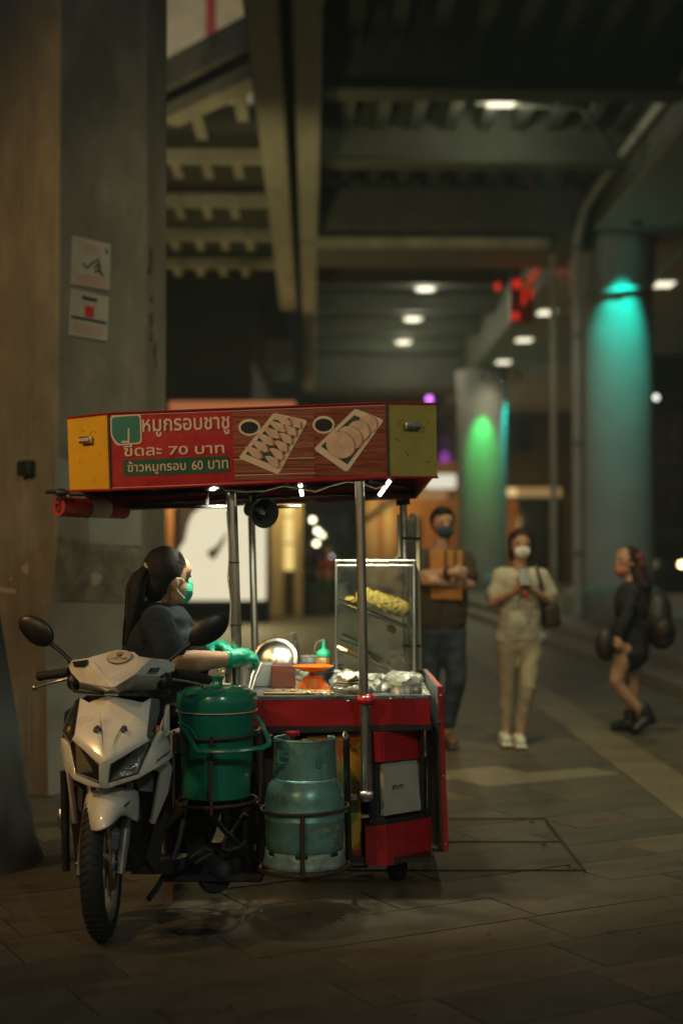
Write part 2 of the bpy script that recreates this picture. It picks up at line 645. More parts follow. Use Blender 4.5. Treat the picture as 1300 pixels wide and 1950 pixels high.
ang = R(29)
pu, pvv = V((math.cos(ang), math.sin(ang), 0)), V((-math.sin(ang), math.cos(ang), 0))
rnd = random.Random(11)
cand = []
for j in range(-45, 150):
    u = -45 + rnd.random()
    while u < 45:
        L = rnd.choice((.45, .6, .6, .9, .9, 1.2))
        c = pu * (u + L / 2) + pvv * (j * .33)
        u += L
        if c.y < 1.0 or c.y > 34 or abs(c.x) > 1.2 + .30 * c.y or c.x > 3.75:
            continue
        seen = c.y > 3.7 and abs(c.x) < .255 * c.y + .25
        cand.append((L / c.y ** 2 if seen else 0, L, c))
cand.sort(key=lambda a: -a[0])
unit = MB()
unit.box((0, 0, -.5), (1, 1, 1))
um = bpy.data.meshes.new('paver')
unit.bm.to_mesh(um)
um.materials.append(K['paver'])
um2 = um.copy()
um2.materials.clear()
um2.materials.append(mat('light_streak_paver', (.19, .15, .095), .5, var=.2, scale=22, bump=.3, bscale=120, bdist=.002))  # brighter stone colour standing in for a streak of light
rest = MB()
for i, (s, L, c) in enumerate(cand):
    dz = rnd.uniform(-.0012, .0012)
    if i < 300 and s > 0:
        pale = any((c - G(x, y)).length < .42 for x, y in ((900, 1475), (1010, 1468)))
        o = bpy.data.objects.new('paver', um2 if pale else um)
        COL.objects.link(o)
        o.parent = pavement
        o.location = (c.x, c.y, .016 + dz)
        o.rotation_euler = (rnd.uniform(-.0015, .0015), rnd.uniform(-.0015, .0015), ang)
        o.scale = (L - .007, .323, .026)
    else:
        rest.box((c.x, c.y, -.013 + dz), (L - .007, .323, .026), Euler((0, 0, ang)))
tag(obj('far_paver', rest, K['paver'], pavement, 0), kind='stuff')


def ST(x, y, z=0.0):
    """street coordinates: the viaduct runs 1.25 degrees left of the line of sight"""
    a = R(1.25)
    return V((x * math.cos(a) - y * math.sin(a), x * math.sin(a) + y * math.cos(a), z))


SROT = Euler((0, 0, R(1.25)))

# guide strip of lighter tiles running along the walkway, flush on the pavers
tm = MB()
tm.box((0, 0, -.003), (.355, .294, .006), None, .001)
tmesh = bpy.data.meshes.new('guide_tile')
tm.bm.to_mesh(tmesh)
tmesh.materials.append(K['tactile'])
for k in range(62):
    o = bpy.data.objects.new('guide_tile', tmesh)
    COL.objects.link(o)
    o.parent = pavement
    o.location = (1.97 + (.02 if k > 30 else 0), 7.6 + k * .3, .016 + .0065)

# access cover let into the paving: a steel edge frame around the same stone
cover = thing('access_cover', (.43, 6.85, 0), 'thin steel edged access cover let into paving right of the cart', 'access cover')
x0, x1, y0, y1 = -.18, 1.06, 6.24, 7.46
fm = MB()
fm.box(((x0 + x1) / 2, y0, .014), (x1 - x0, .005, .008)).box(((x0 + x1) / 2, y1, .014), (x1 - x0, .005, .008))
fm.box((x0, (y0 + y1) / 2, .014), (.006, y1 - y0 - .016, .008)).box((x1, (y0 + y1) / 2, .014), (.006, y1 - y0 - .016, .008))
obj('frame', fm, K['joint'], cover, 0)
obj('crossbar', MB().box(((x0 + x1) / 2, 6.86, .014), (x1 - x0 - .03, .004, .008)), K['joint'], cover, 0)
for p in ((x1 - .06, 6.34), (x1 - .08, 7.38), (x0 + .1, 6.33), (x1 - .1, 6.8)):
    obj('lifting_hole', MB().lathe([(.0, .0185), (.012, .0185), (.012, .012)], 10, Matrix.Translation((p[0], p[1], 0))), K['black'], cover, 0)

# dark trodden spots on the stones
gm = MB()
for k in range(110):
    y_ = 4.0 + 7 * rnd.random() ** 1.6
    x_ = rnd.uniform(-.24, .25) * y_
    r_ = rnd.uniform(.004, .014)
    gm.face([(x_ + r_ * math.cos(a) * rnd.uniform(.7, 1), y_ + r_ * math.sin(a) * rnd.uniform(.7, 1), .0178) for a in [.7 * k2 for k2 in range(9)]])
tag(obj('gum_spots', gm, K['joint'], sm=0), 'small dark gum spots trodden into the paving', 'gum')['kind'] = 'stuff'
# thin film of water in front of the scooter's wheel stand
pdm = MB()
for cx_, cy_, rx_, ry_, sd in ((372, 1778, .10, .055, 1), (452, 1745, .08, .06, 3)):
    q = G(cx_, cy_)
    pdm.face([(q.x + rx_ * math.cos(a) * (1 + .35 * noise.noise((math.cos(a) * 1.6 + sd, math.sin(a) * 1.6, sd))), q.y + ry_ * math.sin(a) * (1 + .35 * noise.noise((math.cos(a) * 2 - sd, math.sin(a) * 2, sd))), .0185) for a in [2 * math.pi * k / 40 for k in range(40)]])
tag(obj('puddle', pdm, thin_clear('water_film', (.88, .88, .88), .0, .28, 1.5), sm=0), 'thin wet patches on the paving in front of the cart', 'puddle')['kind'] = 'stuff'

# raised pavement with two steps on the right
st = MB()
for k, x in enumerate((3.62, 4.02)):
    a = ST(x, 12.5)
    st.slab([ST(x, 12.5 + .5 * k, -.03), ST(15, 12.5 + .5 * k, -.03), ST(15, 70, -.03), ST(x, 70, -.03)], (0, 0, .16 + .14 * k), .012)
tag(obj('raised_pavement', st, K['kerb'], sm=0), 'two stone steps up to the raised pavement under the painted pillars', kind='structure')

# ------------------------------------------------------------------ the viaduct overhead
via = thing('viaduct', (0, 30, 7), 'dark railway viaduct overhead with ribbed steel deck and concrete beams', 'viaduct')


def sbox(name, xa, xb, ya, yb, za, zb, m, parent=via, bev=.0):
    c = ST((xa + xb) / 2, (ya + yb) / 2, (za + zb) / 2)
    return obj(name, MB().box(c, (xb - xa, yb - ya, zb - za), SROT, bev), m, parent, 0)


sbox('deck_slab', .14, 5.24, 10, 62, 8.82, 9.1, K['deck'])
sbox('deck_slab', -7, -.72, 24.4, 62, 8.9, 9.2, K['deck'])
sbox('deck_slab', -.33, -.2, 5, 62, 8.6, 8.9, K['concrete_dark'])
sbox('beam', -.717, -.333, 5, 33.4, 7.18, 8.8, K['beam'], bev=.03)
sbox('beam', -.197, .133, 5, 50, 7.18, 8.8, K['beam'], bev=.03)
sbox('box_girder', 5.27, 15, 6, 64, 7.48, 9.3, K['pillar'], bev=.03)
sbox('girder_shade_sheet', 5.245, 5.268, 6, 64, 7.5, 8.815, K['deck'])  # thin dark sheet added so the girder side reads as shaded
for x in [.5 + .56 * k for k in range(9)]:
    sbox('rib', x, x + .2, 10, 31, 8.4, 8.82, K['deck'])
for y in (14.6, 19.6, 23.2, 32.2, 36.0, 40.0, 44.0, 48.0, 52.5):
    zg = 7.9 if y < 30 else 8.36
    sbox('cross_girder', .136, 5.24, y, y + .34, zg, 8.8, K['deck'])
    sbox('girder_flange', .136, 5.24, y - .09, y + .43, zg - .04, zg - .003, K['deck'])
sbox('pier_cap', .137, 5.26, 26.3, 28.2, 7.14, 8.3, K['concrete_dark'], bev=.04)
sbox('pier_cap_ledge', -.19, 4.4, 26.0, 26.297, 7.12, 7.26, K['beam'])
sbox('pier_cap', .137, 5.26, 48.6, 50.4, 7.14, 8.3, K['concrete_dark'], bev=.04)
# left bay: cross beams, each with short brackets behind it
for y, xs in ((21.4, -.05), (24.1, -.25), (26.7, -.1), (29.3, -.3)):
    sbox('cross_beam', -5.2, -.725, y, y + .25, 7.38, 7.56, K['beam'])
    for k in range(8):
        x = -1.0 + xs - .48 * k
        sbox('bracket', x - .14, x, y + .255, y + 1.05, 7.38, 7.5, K['beam'])
sbox('end_beam', -5.2, -.5, 43, 44.2, 7.2, 7.95, K['beam'])
sbox('end_wall', -6, 1.5, 52, 52.5, 3.9, 7.1, K['deck'])
sbox('end_wall', 1.52, 5.2, 60.5, 61, 6.6, 8.8, K['concrete'])
# skewed edge of the opening on the left, with the parapet above it
a, b = W(300, 232, 20.1), W(476, 148, 18.2)
n = (b - a).cross(V((0, 0, 1))).normalized() * -.35
hz = lambda p, z: V((p.x, p.y, z))
z0 = (a.z + b.z) / 2
obj('edge_beam', MB().slab([hz(a, z0), hz(b, z0), hz(b, z0 + .2), hz(a, z0 + .2)], n), K['beam'], via, 0)
obj('parapet', MB().slab([hz(a, z0 + .42), hz(b, z0 + .42), hz(b, z0 + .85), hz(a, z0 + .85)], n * .6), K['concrete'], via, 0)
obj('parapet_base', MB().slab([hz(a, z0 + .2), hz(b, z0 + .2), hz(b, z0 + .42), hz(a, z0 + .42)], n), K['concrete_dark'], via, 0).location.y += .12
for t in (.42, .88):
    p = a.lerp(b, t)
    obj('bracket', MB().box((p.x - .03, p.y + 1.02, z0 + .06), (.16, 1.2, .14), SROT), K['beam'], via, 0)
# pipes along the girder face, turning down beside the pillar
pipe = thing('drain_pipe', W(1079, 440, 26.2), 'long drain pipe along the girder turning down beside the teal lit pillar', 'pipe')
P0 = [ST(5.16, 8, 8.0), ST(5.16, 16, 8.02), ST(5.16, 24.6, 8.04), ST(5.0, 25.7, 7.75), ST(4.9, 25.9, 7.2)]
P0 += [V((P0[-1].x - .02, P0[-1].y, z)) for z in (6, 3, .3)]
obj('pipe', MB().tube(P0, .085, 10), K['pillar'], pipe, 60)
for z in (1.4, 3.4, 5.4, 7.0):
    obj('clamp', MB().tube([V((P0[-1].x, P0[-1].y, z)), V((P0[-1].x, P0[-1].y, z + .09))], .115, 10), K['grey'], pipe, 40)
for k, (px, r, m) in enumerate(((1052, .06, 'beam'), (1096, .05, 'grey'))):
    q = W(px, 600, 26.0)
    t = obj('conduit', MB().tube([V((q.x, q.y, .3)), V((q.x, q.y, 6.9 - .4 * k))], r, 8), K[m])
    tag(t, ['pale upright conduit left of the drain pipe by teal lit pillar', 'grey upright conduit against the left edge of the teal lit pillar'][k], 'conduit', 'conduits beside the pillar')
br = [W(1105, 205, 21.8), W(1150, 262, 22.0), W(1168, 292, 22.2)]
tag(obj('cable_conduit', MB().tube([W(905, 196, 21.8), W(1085, 205, 21.8)] + br, .04, 8), K['deck']), 'thin bent cable conduit crossing under the dark deck near the lamp', 'conduit')
p = [W(975, 585, 33), W(1035, 495, 29)]
tag(obj('diagonal_brace', MB().tube(p, .1, 8), K['beam']), 'pale diagonal brace under the deck beside the red neon', 'brace')

# ------------------------------------------------------------------ pillars
C0 = V((-1.64, 8.2, 0))
dr, dl = V((.63, .777, 0)), V((-.777, .63, 0))
E1 = C0 + dr * .70
E2 = V((-1.128, 9.12, 0))
plan = [C0, E1, E2, V((-1.25, 9.7, 0)), V((-2.4, 10.2, 0)), C0 + dl * 1.25]
lp = thing('concrete_pillar', (-1.8, 9.0, 0), 'massive angular concrete pillar with paper notices at the left', 'pillar')
obj('shaft', MB().slab([p + V((0, 0, -.02)) for p in plan], (0, 0, 9.2), .02, 2), K['concrete_form'], lp, 0)
nm = V((.777, -.63, 0))          # outward normal of the face that carries the notices
nl = V((-.63, -.777, 0))


def onface(px, py, C=C0, d=dr, n=nm, lift=.004):
    """point of the pillar face seen at a pixel"""
    ray = W(px, py, 1.0) - V((0, 0, CAMZ))
    t = (C - V((0, 0, CAMZ))).dot(n) / ray.dot(n)
    return V((0, 0, CAMZ)) + ray * t + n * lift


def patch(name, pts, m, parent, C=C0, d=dr, n=nm, lift=.004):
    q = [onface(x, y, C, d, n, lift) for x, y in pts]
    return obj(name, MB().slab(q, n * -.003), m, parent, 0)


pp = mat('grey_patch_paint', (.235, .232, .21), .75, var=.15, scale=5, bump=.2, bscale=20)
pd2 = mat('spalled_edge', (.07, .062, .05), .9, var=.4)
pd = mat('peeled_dark_patch', (.165, .15, .125), .85, var=.5, scale=9, bump=.3, bscale=20)
patch('paint_patch', [(86, 1146), (200, 1148), (268, 1150), (268, 1490), (92, 1515)], pp, lp)
patch('paint_patch', [(105, 870), (268, 905), (268, 1040), (170, 1036), (166, 960), (104, 950)], pp, lp, lift=.005)
patch('peeled_patch', [(110, 1020), (268, 1045), (268, 1148), (100, 1144)], pd, lp, lift=.0035)
rr = random.Random(21)
d2 = (E2 - E1).normalized()
n2 = V((d2.y, -d2.x, 0))
for y0 in (484, 512, 566, 610, 640, 668, 690, 1210, 1330):
    x = rr.uniform(284, 300)
    w_, h_ = rr.uniform(2.5, 6), rr.uniform(8, 22)
    patch('spalled_patch', [(x + w_ * math.cos(a) * rr.uniform(.5, 1), y0 + h_ * math.sin(a) * rr.uniform(.5, 1)) for a in (0, .9, 1.8, 2.7, 3.6, 4.5, 5.4)], pd2, lp, E1, d2, n2)
for pts in ([(172, 1094), (183, 1090), (195, 1098), (188, 1112), (176, 1118)],):
    patch('paper_scrap', pts, K['paper'], lp, lift=.006)
for pts in ([(0, 1116), (36, 1124), (34, 1132), (0, 1128)], [(42, 1080), (62, 1066), (60, 1096), (48, 1092)], [(20, 1100), (26, 1098), (26, 1106), (20, 1106)]):
    patch('paper_scrap', pts, K['paper'], lp, C0, dl, nl, .005)
for px in (28, 52):
    q0, q1 = onface(px + 4, 60, C0, dl, nl, .0), onface(px + 4, 1400, C0, dl, nl, .0)
    obj('formwork_seam', MB().tube([V((q1.x, q1.y, .2)), V((q1.x, q1.y, 8))], .012, 6), K['concrete_form'], lp, 0)
rb = MB()
q = onface(58, 892, C0, dl, nl, .03)
jb = thing('junction_box', q, 'small dark junction box on the orange lit side of the left pillar', 'junction box')
obj('housing', MB().box(q, (.11, .05, .09), Matrix((dl, -nl, V((0, 0, 1)))).transposed(), .006), K['black'], jb, 30)
obj('cover', MB().box(q + nl * .028, (.09, .008, .07), Matrix((dl, -nl, V((0, 0, 1)))).transposed(), .002), K['blackplastic'], jb, 30)


def notice(pts, label):
    q = [onface(x, y, lift=.006) for x, y in pts]
    c = sum(q, V()) / 4
    t = thing('paper_notice', c, label, 'notice', 'paper notices on the left pillar')
    obj('sheet', MB().slab(q, nm * -.002), K['paper'], t, 0)
    return t, q


def bil(q, u, v):
    return q[0].lerp(q[1], u).lerp(q[3].lerp(q[2], u), v)


def mark(name, q, u0, v0, u1, v1, m, t, n=nm, skew=0):
    f = [bil(q, u0, v0), bil(q, u1, v0 + skew), bil(q, u1, v1 + skew), bil(q, u0, v1)]
    return obj(name, MB().slab([p + n * .0015 for p in f], n * -.001), m, t, 0)


ink = mat('black_ink', (.03, .035, .03), .6, var=.1)
pink = mat('faded_red_ink', (.40, .20, .14), .7, var=.3, scale=60)
redi = mat('red_ink', (.42, .03, .03), .6, var=.2, scale=30)
t, q = notice([(137, 448), (210, 465), (208, 553), (134, 541)], 'paper notice with faded red lines and black scrawl, upper of two')
for v in (.13, .2, .27):
    mark('faded_line', q, .3, v, .72, v + .035, pink, t)
for v in (.76, .83, .9):
    mark('faded_line', q, .12, v, .9, v + .035, pink, t)
mark('corner_mark', q, .86, .14, .93, .22, ink, t)
mb = MB()
for pts in ([(.28, .52), (.38, .62), (.5, .5), (.62, .42)], [(.58, .58), (.66, .5), (.72, .56), (.66, .64), (.6, .66)], [(.66, .36), (.7, .5), (.76, .7)], [(.72, .64), (.82, .72)]):
    mb.tube([bil(q, u, v) + nm * .002 for u, v in pts], .006, 5)
obj('scrawl', mb, ink, t, 0)
t, q = notice([(134, 549), (207, 566), (203, 650), (130, 638)], 'paper notice with a red stamp and dark bars, lower of two')
mark('heading_bar', q, .3, .1, .68, .18, ink, t, skew=.0)
mark('red_stamp', q, .38, .3, .62, .54, redi, t)
mark('rule_bar', q, .04, .57, .95, .63, ink, t)
for v in (.72, .8, .88):
    mark('faded_line', q, .1, v, .85, v + .03, pink, t)

# concrete cone at the left edge
cone = MB().lathe([(.52, -.02), (.50, .03), (.475, .1), (.42, .45), (.36, .8), (.30, 1.15), (.26, 1.3), (.2, 1.34)], 40, Matrix.Translation((-1.87, 6.5, 0)))
tag(obj('concrete_cone', cone, K['concrete_dark'], sm=50, org=V((-1.87, 6.5, 0))), 'dark tapered concrete cone standing at the left edge in front of the pillar', 'cone')


def painted_pillar(px, Y, width, label, top=7.47, base=True):
    x = (px - 650) * Y / F
    r = width / 2 * Y / F
    t = thing('painted_pillar', (x, Y, .0), label, 'pillar', 'round painted pillars in a row')
    m = Matrix.Translation((x, Y, 0))
    obj('shaft', MB().lathe([(r, .28), (r, top)], 48, m), K['pillar'], t, 40)
    obj('plinth', MB().lathe([(r * 1.32, .1), (r * 1.32, .55), (r * 1.22, .72), (r * 1.02, .8)], 32, m), K['kerb'], t, 30)
    obj('capital', MB().lathe([(r * 1.01, top - .9), (r * 1.03, top - .7), (r * 1.1, top - .02)], 32, m, False), K['pillar'], t, 40)
    return t, V((x, Y, 0)), r


def floodlight(loc, aim, label, colr, power, spot=70, dot=True, cover=True):
    loc, aim = V(loc), V(aim)
    t = thing('floodlight', loc, label, 'floodlight', 'coloured floodlights on the pillars')
    d = (aim - loc).normalized()
    q = d.to_track_quat('Z', 'Y').to_matrix().to_4x4()
    m = Matrix.Translation(loc) @ q
    obj('housing', MB().lathe([(.05, -.26), (.09, -.22), (.11, -.05), (.12, 0), (.105, 0), (.09, -.03), (.0, -.03)], 16, m), K['black'], t, 40)
    obj('lens', MB().lathe([(0, -.02), (.088, -.02)], 16, m, False), emis('floodlight_lens', colr, 6), t, 0)
    obj('bracket', MB().box(loc + V((0, .14, .05)), (.05, .3, .05)).tube([loc + V((0, 0, .1)), loc + V((0, .02, .45))], .03, 6), K['black'], t, 0)
    lamp('floodlight_beam', 'SPOT', loc + d * .02, power, colr, .05, aim, spot, .9)
    return t


t1, c1, r1 = painted_pillar(1167, 27.3, 152, 'round grey pillar lit teal from a floodlight near its top')
t2, c2, r2 = painted_pillar(917, 46.5, 92, 'round grey pillar farther back with green light on it')
t3, c3, r3 = painted_pillar(858, 63, 66, 'farthest round pillar glowing purple behind the cart roof')
floodlight(c1 + V((.16, -r1 - .75, 7.45)), c1 + V((.0, -r1, 5.6)), 'black floodlight throwing teal light down the nearest round pillar', (.0, 1, .76), 640, 41)
floodlight(c2 + V((-.1, -r2 - .9, 7.0)), c2 + V((-.05, -r2, 5.0)), 'floodlight throwing green light down the second round pillar', (.0, 1, .16), 800, 36)
floodlight(c2 + V((r2 + .35, -r2 * .3, 7.1)), c2 + V((r2 - .12, -r2 * .2, 4.6)), 'floodlight throwing teal light down the right flank of the second pillar', (.0, 1, .85), 1000, 44)
floodlight(c3 + V((-.5, -r3 - .3, 6.7)), c3 + V((-.3, -r3 + .1, 4.0)), 'floodlight throwing purple light down the farthest pillar', (.75, .1, 1), 160, 50)
# pipe hung across the front of the teal pillar
arc = [c1 + V((r1 * 1.08 * math.sin(R(a)), -r1 * 1.08 * math.cos(R(a)), 6.33 + z)) for a, z in ((-88, -.25), (-60, -.1), (-30, 0), (0, .04), (30, .1), (52, .18))] + [W(1262, 512, 26.4), W(1330, 455, 26.0)]
tag(obj('hanging_pipe', MB().tube(arc, .05, 8), K['pillar']), 'pipe slung across the front of the teal lit pillar', 'pipe')

# ------------------------------------------------------------------ lamps under the viaduct
lens = emis('lamp_diffuser', (1, .92, .66), 1.5)


def ceiling_lamp(px, py, Y, label, power, hang):
    low = hang < .1
    p = W(px, py, Y)
    t = thing('ceiling_lamp', p, label, 'ceiling lamp', 'lamps under the viaduct')
    obj('housing', MB().box(p + V((0, 0, .07)), (.62, .56, .1), SROT, .03).box(p + V((0, 0, .12 + hang / 2)), (.08, .08, hang), SROT), K['grey'], t, 30)
    obj('diffuser', MB().box(p, (.44, .52, .05), SROT, .1), lens, t, 30)
    if power:
        lamp('ceiling_lamp_beam', 'SPOT' if low else 'POINT', p + V((0, 0, -.1 if low else -.3)), power, (1, .88, .62), .2, p + V((0, 0, -3)), 160, .5)


ceiling_lamp(955, 193, 21.6, 'nearest bright lamp under the dark deck at the upper right', 60, .42)
ceiling_lamp(810, 550, 37.4, 'first of three lamps in a row under the deck, highest of them', 105, .4)
ceiling_lamp(786, 608, 41.9, 'middle of three lamps in a row under the deck', 105, .4)
ceiling_lamp(768, 652, 46.4, 'lowest of three lamps in a row under the deck', 105, .4)
ceiling_lamp(1262, 542, 31.6, 'lamp on the girder soffit right of the teal pillar', 150, .02)
ceiling_lamp(1040, 596, 35.3, 'lamp just left of the teal pillar, highest of its three', 150, .02)
ceiling_lamp(997, 648, 39.8, 'middle lamp of the three between the two round pillars', 150, .02)
ceiling_lamp(958, 690, 44.3, 'lowest lamp of the three between the two round pillars', 150, .02)
p = W(588, 2, 15.4)
t = thing('bulkhead_lamp', p, 'orange rimmed lamp fixed under a beam at the top edge', 'lamp')
mm = Matrix.Translation(p + V((0, 0, .0)))
obj('rim', MB().lathe([(.17, -.01), (.19, .05), (.17, .1), (.02, .12)], 20, mm), mat('orange_rim', (.7, .28, .06), .5), t, 40)
obj('diffuser', MB().lathe([(0, -.06), (.08, -.05), (.15, .0)], 20, mm, False), emis('bulkhead_diffuser', (1, .9, .62), 5), t, 40)

# ------------------------------------------------------------------ buildings and lights behind
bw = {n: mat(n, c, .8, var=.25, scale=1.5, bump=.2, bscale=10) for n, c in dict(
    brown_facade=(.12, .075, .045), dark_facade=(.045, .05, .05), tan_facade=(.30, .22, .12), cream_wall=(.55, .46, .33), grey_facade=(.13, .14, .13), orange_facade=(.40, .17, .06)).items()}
dglass = mat('dark_window_glass', (.02, .024, .026), .12, var=.2, scale=2, spec=.8)


def bbox(px0, px1, py0, py1, Y, depth, bev=0):
    a, b = W(px0, py0, Y), W(px1, py1, Y)
    return MB().box(((a.x + b.x) / 2, Y + depth / 2, (a.z + b.z) / 2), (b.x - a.x, depth, a.z - b.z), None, bev)


def ybot(Y):
    return 1060 + F * CAMZ / Y


# shop with the bright panel
sh = thing('corner_shop', W(440, ybot(33), 33), 'brown shop front with lit orange fascia behind the seller', 'shop')
obj('wall', bbox(268, 560, 786, ybot(33), 33, 6), bw['brown_facade'], sh, 0)
obj('fascia', bbox(322, 562, 764, 790, 32.6, .35), emis('fascia_light', (1, .33, .12), .34), sh, 0)
lamp('shopfront_fill_light', 'POINT', W(546, 940, 31.4), 110, (1, .72, .25), .15)  # added light without a fixture, brightens the right-hand pilasters
lamp('shopfront_fill_light', 'POINT', W(303, 930, 31.6), 80, (1, .70, .32), .15)  # second added light without a fixture, for the left-hand pilasters
for a, b, m in ((283, 300, 'cream_wall'), (318, 331, 'orange_facade'), (514, 540, 'tan_facade'), (561, 576, 'tan_facade')):
    obj('pilaster', bbox(a, b, 790, ybot(32.5), 32.5, .3, .02), bw[m], sh, 0)
obj('window', bbox(300, 318, 820, 1130, 32.8, .1), dglass, sh, 0)
obj('light_strip', bbox(541, 559, 925, 1086, 32.4, .2, .02), emis('yellow_strip', (1, .72, .24), .95), sh, 0)
for k, y in enumerate((925, 982, 1034)):
    obj('strip_divider', bbox(540, 560, y, y + 3, 32.35, .04), bw['brown_facade'], sh, 0)
lb = thing('light_box', W(420, ybot(30), 30), 'tall glowing cream advertising light box behind the seller', 'light box')
scr = emis('light_box_screen', (1, .90, .62), .82)
obj('screen', bbox(340, 506, 930, 1143, 30, .12, .03), scr, lb, 0)
obj('frame', bbox(331, 340, 925, 1150, 29.95, .3).box(tuple((W(423, 1150, 29.95) + V((0, .15, 0)))), (181 * 30 / F, .3, .09)), K['black'], lb, 0)
obj('frame', bbox(507, 514, 925, 1146, 29.95, .3), bw['orange_facade'], lb, 0)
obj('plinth', bbox(336, 512, 1152, ybot(30), 30, .6), K['black'], lb, 0)
blot = mat('poster_figure', (.30, .19, .11), .6, var=.1, scale=3, emit=(1, .5, .25), estr=.06)
mbb = MB()
ptsb = [(394, 1050), (402, 1046), (412, 1040), (424, 1024), (434, 1010), (428, 1030), (420, 1046), (412, 1060), (405, 1067), (398, 1060)]
mbb.slab([W(x, y, 29.985) for x, y in ptsb], (0, .01, 0))
obj('poster_mark', mbb, blot, lb, 0)
mbb = MB()
ptsb = [(341, 932), (404, 932), (388, 962), (366, 980), (358, 1000), (352, 1030), (341, 1046)]
mbb.slab([W(x, y, 29.985) for x, y in ptsb], (0, .01, 0))
obj('poster_figure', mbb, blot, lb, 0)
lamp('light_box_glow', 'AREA', W(423, 1040, 29.7), 48, (1, .76, .34), 1.8, W(423, 1110, 20))

# facades farther back
def facade(name, px0, px1, py0, Y, m, label, depth=8, win=None, cat='building'):
    t = thing(name, W((px0 + px1) / 2, ybot(Y), Y), label, cat)
    obj('wall', bbox(px0, px1, py0, ybot(Y), Y, depth), m, t, 0)
    if win:
        for (a, b, c, d) in win:
            f = obj('window', bbox(a, b, c, d, Y - .12, .14), dglass, t, 0)
            obj('frame', bbox(a - 2, b + 2, d, d + 3, Y - .2, .22), bw['grey_facade'], f, 0)
    return t


facade('office_building', 556, 712, 640, 66, bw['dark_facade'], 'dark building far down the street behind hanging lights', 10, [(566 + 34 * i, 594 + 34 * i, 800 + 90 * j, 860 + 90 * j) for i in range(4) for j in range(3)])
t = facade('brown_shop', 690, 880, 880, 54, bw['orange_facade'], 'warm brown shop behind the man with a white lit sign', 8, [(760, 800, 985, 1095)], 'shop')
obj('lit_sign', bbox(808, 868, 903, 930, 53.7, .2, .05), emis('white_sign', (1, .95, .75), .8), t, 0)
obj('fascia', bbox(770, 850, 934, 950, 53.7, .2), emis('warm_fascia', (1, .55, .2), .28), t, 0)
for a in (694, 728):
    obj('pilaster', bbox(a, a + 24, 940, 1118, 53.6, .3), bw['tan_facade'], t, 0)
obj('awning', MB().slab([W(692, 1000, 50), W(760, 950, 50), W(760, 938, 50), W(692, 985, 50)], (0, .8, 0)), bw['tan_facade'], t, 0)
lamp('brown_shop_fill_light', 'POINT', W(740, 975, 52), 190, (1, .62, .22), .3)  # no fixture: light added to brighten the brown shop front
t = facade('department_store', 955, 1100, 760, 60, bw['brown_facade'], 'dark brown building with a lit orange doorway between the pillars', 10, [(975, 1010, 800, 860)])
obj('doorway', bbox(965, 1062, 930, 1115, 59.8, .1), dglass, t, 0)
obj('lintel', bbox(962, 1068, 928, 946, 59.6, .3), emis('warm_lintel', (1, .6, .22), .3), t, 0)
for a, b in ((964, 986), (1048, 1060)):
    obj('door_post', bbox(a, b, 950, 1116, 59.55, .3), bw['orange_facade'], t, 0)
obj('shop_light', bbox(966, 984, 930, 944, 59.5, .1, .03), emis('door_lamp', (1, .7, .3), .9), t, 0)
lamp('doorway_fill_light', 'POINT', W(1000, 990, 57.5), 70, (1, .58, .22), .3)  # no fixture: light added to brighten the doorway
facade('glass_building', 1236, 1420, 560, 43, bw['dark_facade'], 'dark glass building at the far right behind the teal pillar', 10, [(1244 + 28 * i, 1268 + 28 * i, 640 + 130 * j, 750 + 130 * j) for i in range(4) for j in range(4)])
t = facade('upper_building', 180, 480, 250, 38, bw['dark_facade'], 'cream wall of a tall building seen past the left pillar', 10)  # lower wall coloured dark so that it reads as unlit
obj('upper_wall', bbox(180, 480, -330, 249.5, 38, 10), bw['cream_wall'], t, 0)
pq = MB().box(tuple(W(402, -120, 37.7)), (.24, .2, 6.0))
tag(obj('red_post', pq, K['redpaint'], sm=0), 'dark red post against the cream wall at the top left', 'post')
bd = thing('city_block', (0, 90, 0), 'unlit dark city buildings closing the street', 'building')
obj('wall', MB().box((0, 94, 12), (170, 8, 24.1)), bw['dark_facade'], bd, 0)
for s, x in (('left', -17), ('right', 19)):
    t = thing('side_building', (x, 50, 0), 'dark buildings along the %s side of the street' % s, 'building')
    obj('wall', MB().box((x + (-3 if x < 0 else 3), 50, 9), (6, 74, 18.1)), bw['grey_facade'], t, 0)

# small lights far behind: hooded globe lamps on wall brackets, poles and cords
def globe(px, py, Y, col, s, label, r=.055, to=(0, .6, .25)):
    p = W(px, py, Y)
    t = thing('globe_lamp', p, label, 'globe lamp', 'small lights down the street')
    obj('globe', MB().ell(p, (r, r, r), None, 12, 8), emis('globe_glass', col, s), t, 180)
    obj('arm', MB().tube([p + V((0, 0, r)), p + V((to[0], to[1], to[2])) * 1.0], .015, 6), K['black'], t, 0)


globe(430, 748, 42, (1, .86, .5), 34, 'warm round lamp shining above the left part of the red roof sign', .07, (0, .9, 1.1))
globe(568, 768, 60, (.95, 1, .85), 26, 'white lamp peeping over the middle of the roof sign', .09, (0, 4, .1))
globe(596, 768, 60, (1, .75, .2), 12, 'yellow lamp peeping over the roof sign', .09, (0, 4, .1))
globe(542, 773, 60, (1, .8, .4), 8, 'dim warm lamp peeping over the roof sign', .08, (0, 4, .1))
for i, (x, y, c, s) in enumerate(((595, 990, (1, .9, .6), 9), (604, 1011, (1, .88, .6), 9), (613, 1019, (1, .86, .55), 7), (602, 1035, (1, .9, .6), 9), (628, 1060, (.75, .9, 1), 6), (590, 1076, (.3, 1, .85), 5))):
    globe(x, y, 64, c, s * .8, ['highest of the pale lights seen under the horn speaker side of the roof', 'second of the pale lights clustered beyond the counter', 'yellowish light beside the cluster beyond the counter', 'lowest pale light of the cluster beyond the counter', 'bluish light just left of the glass case', 'small teal light low beyond the counter'][i], .1, (0, 1.8, .1))
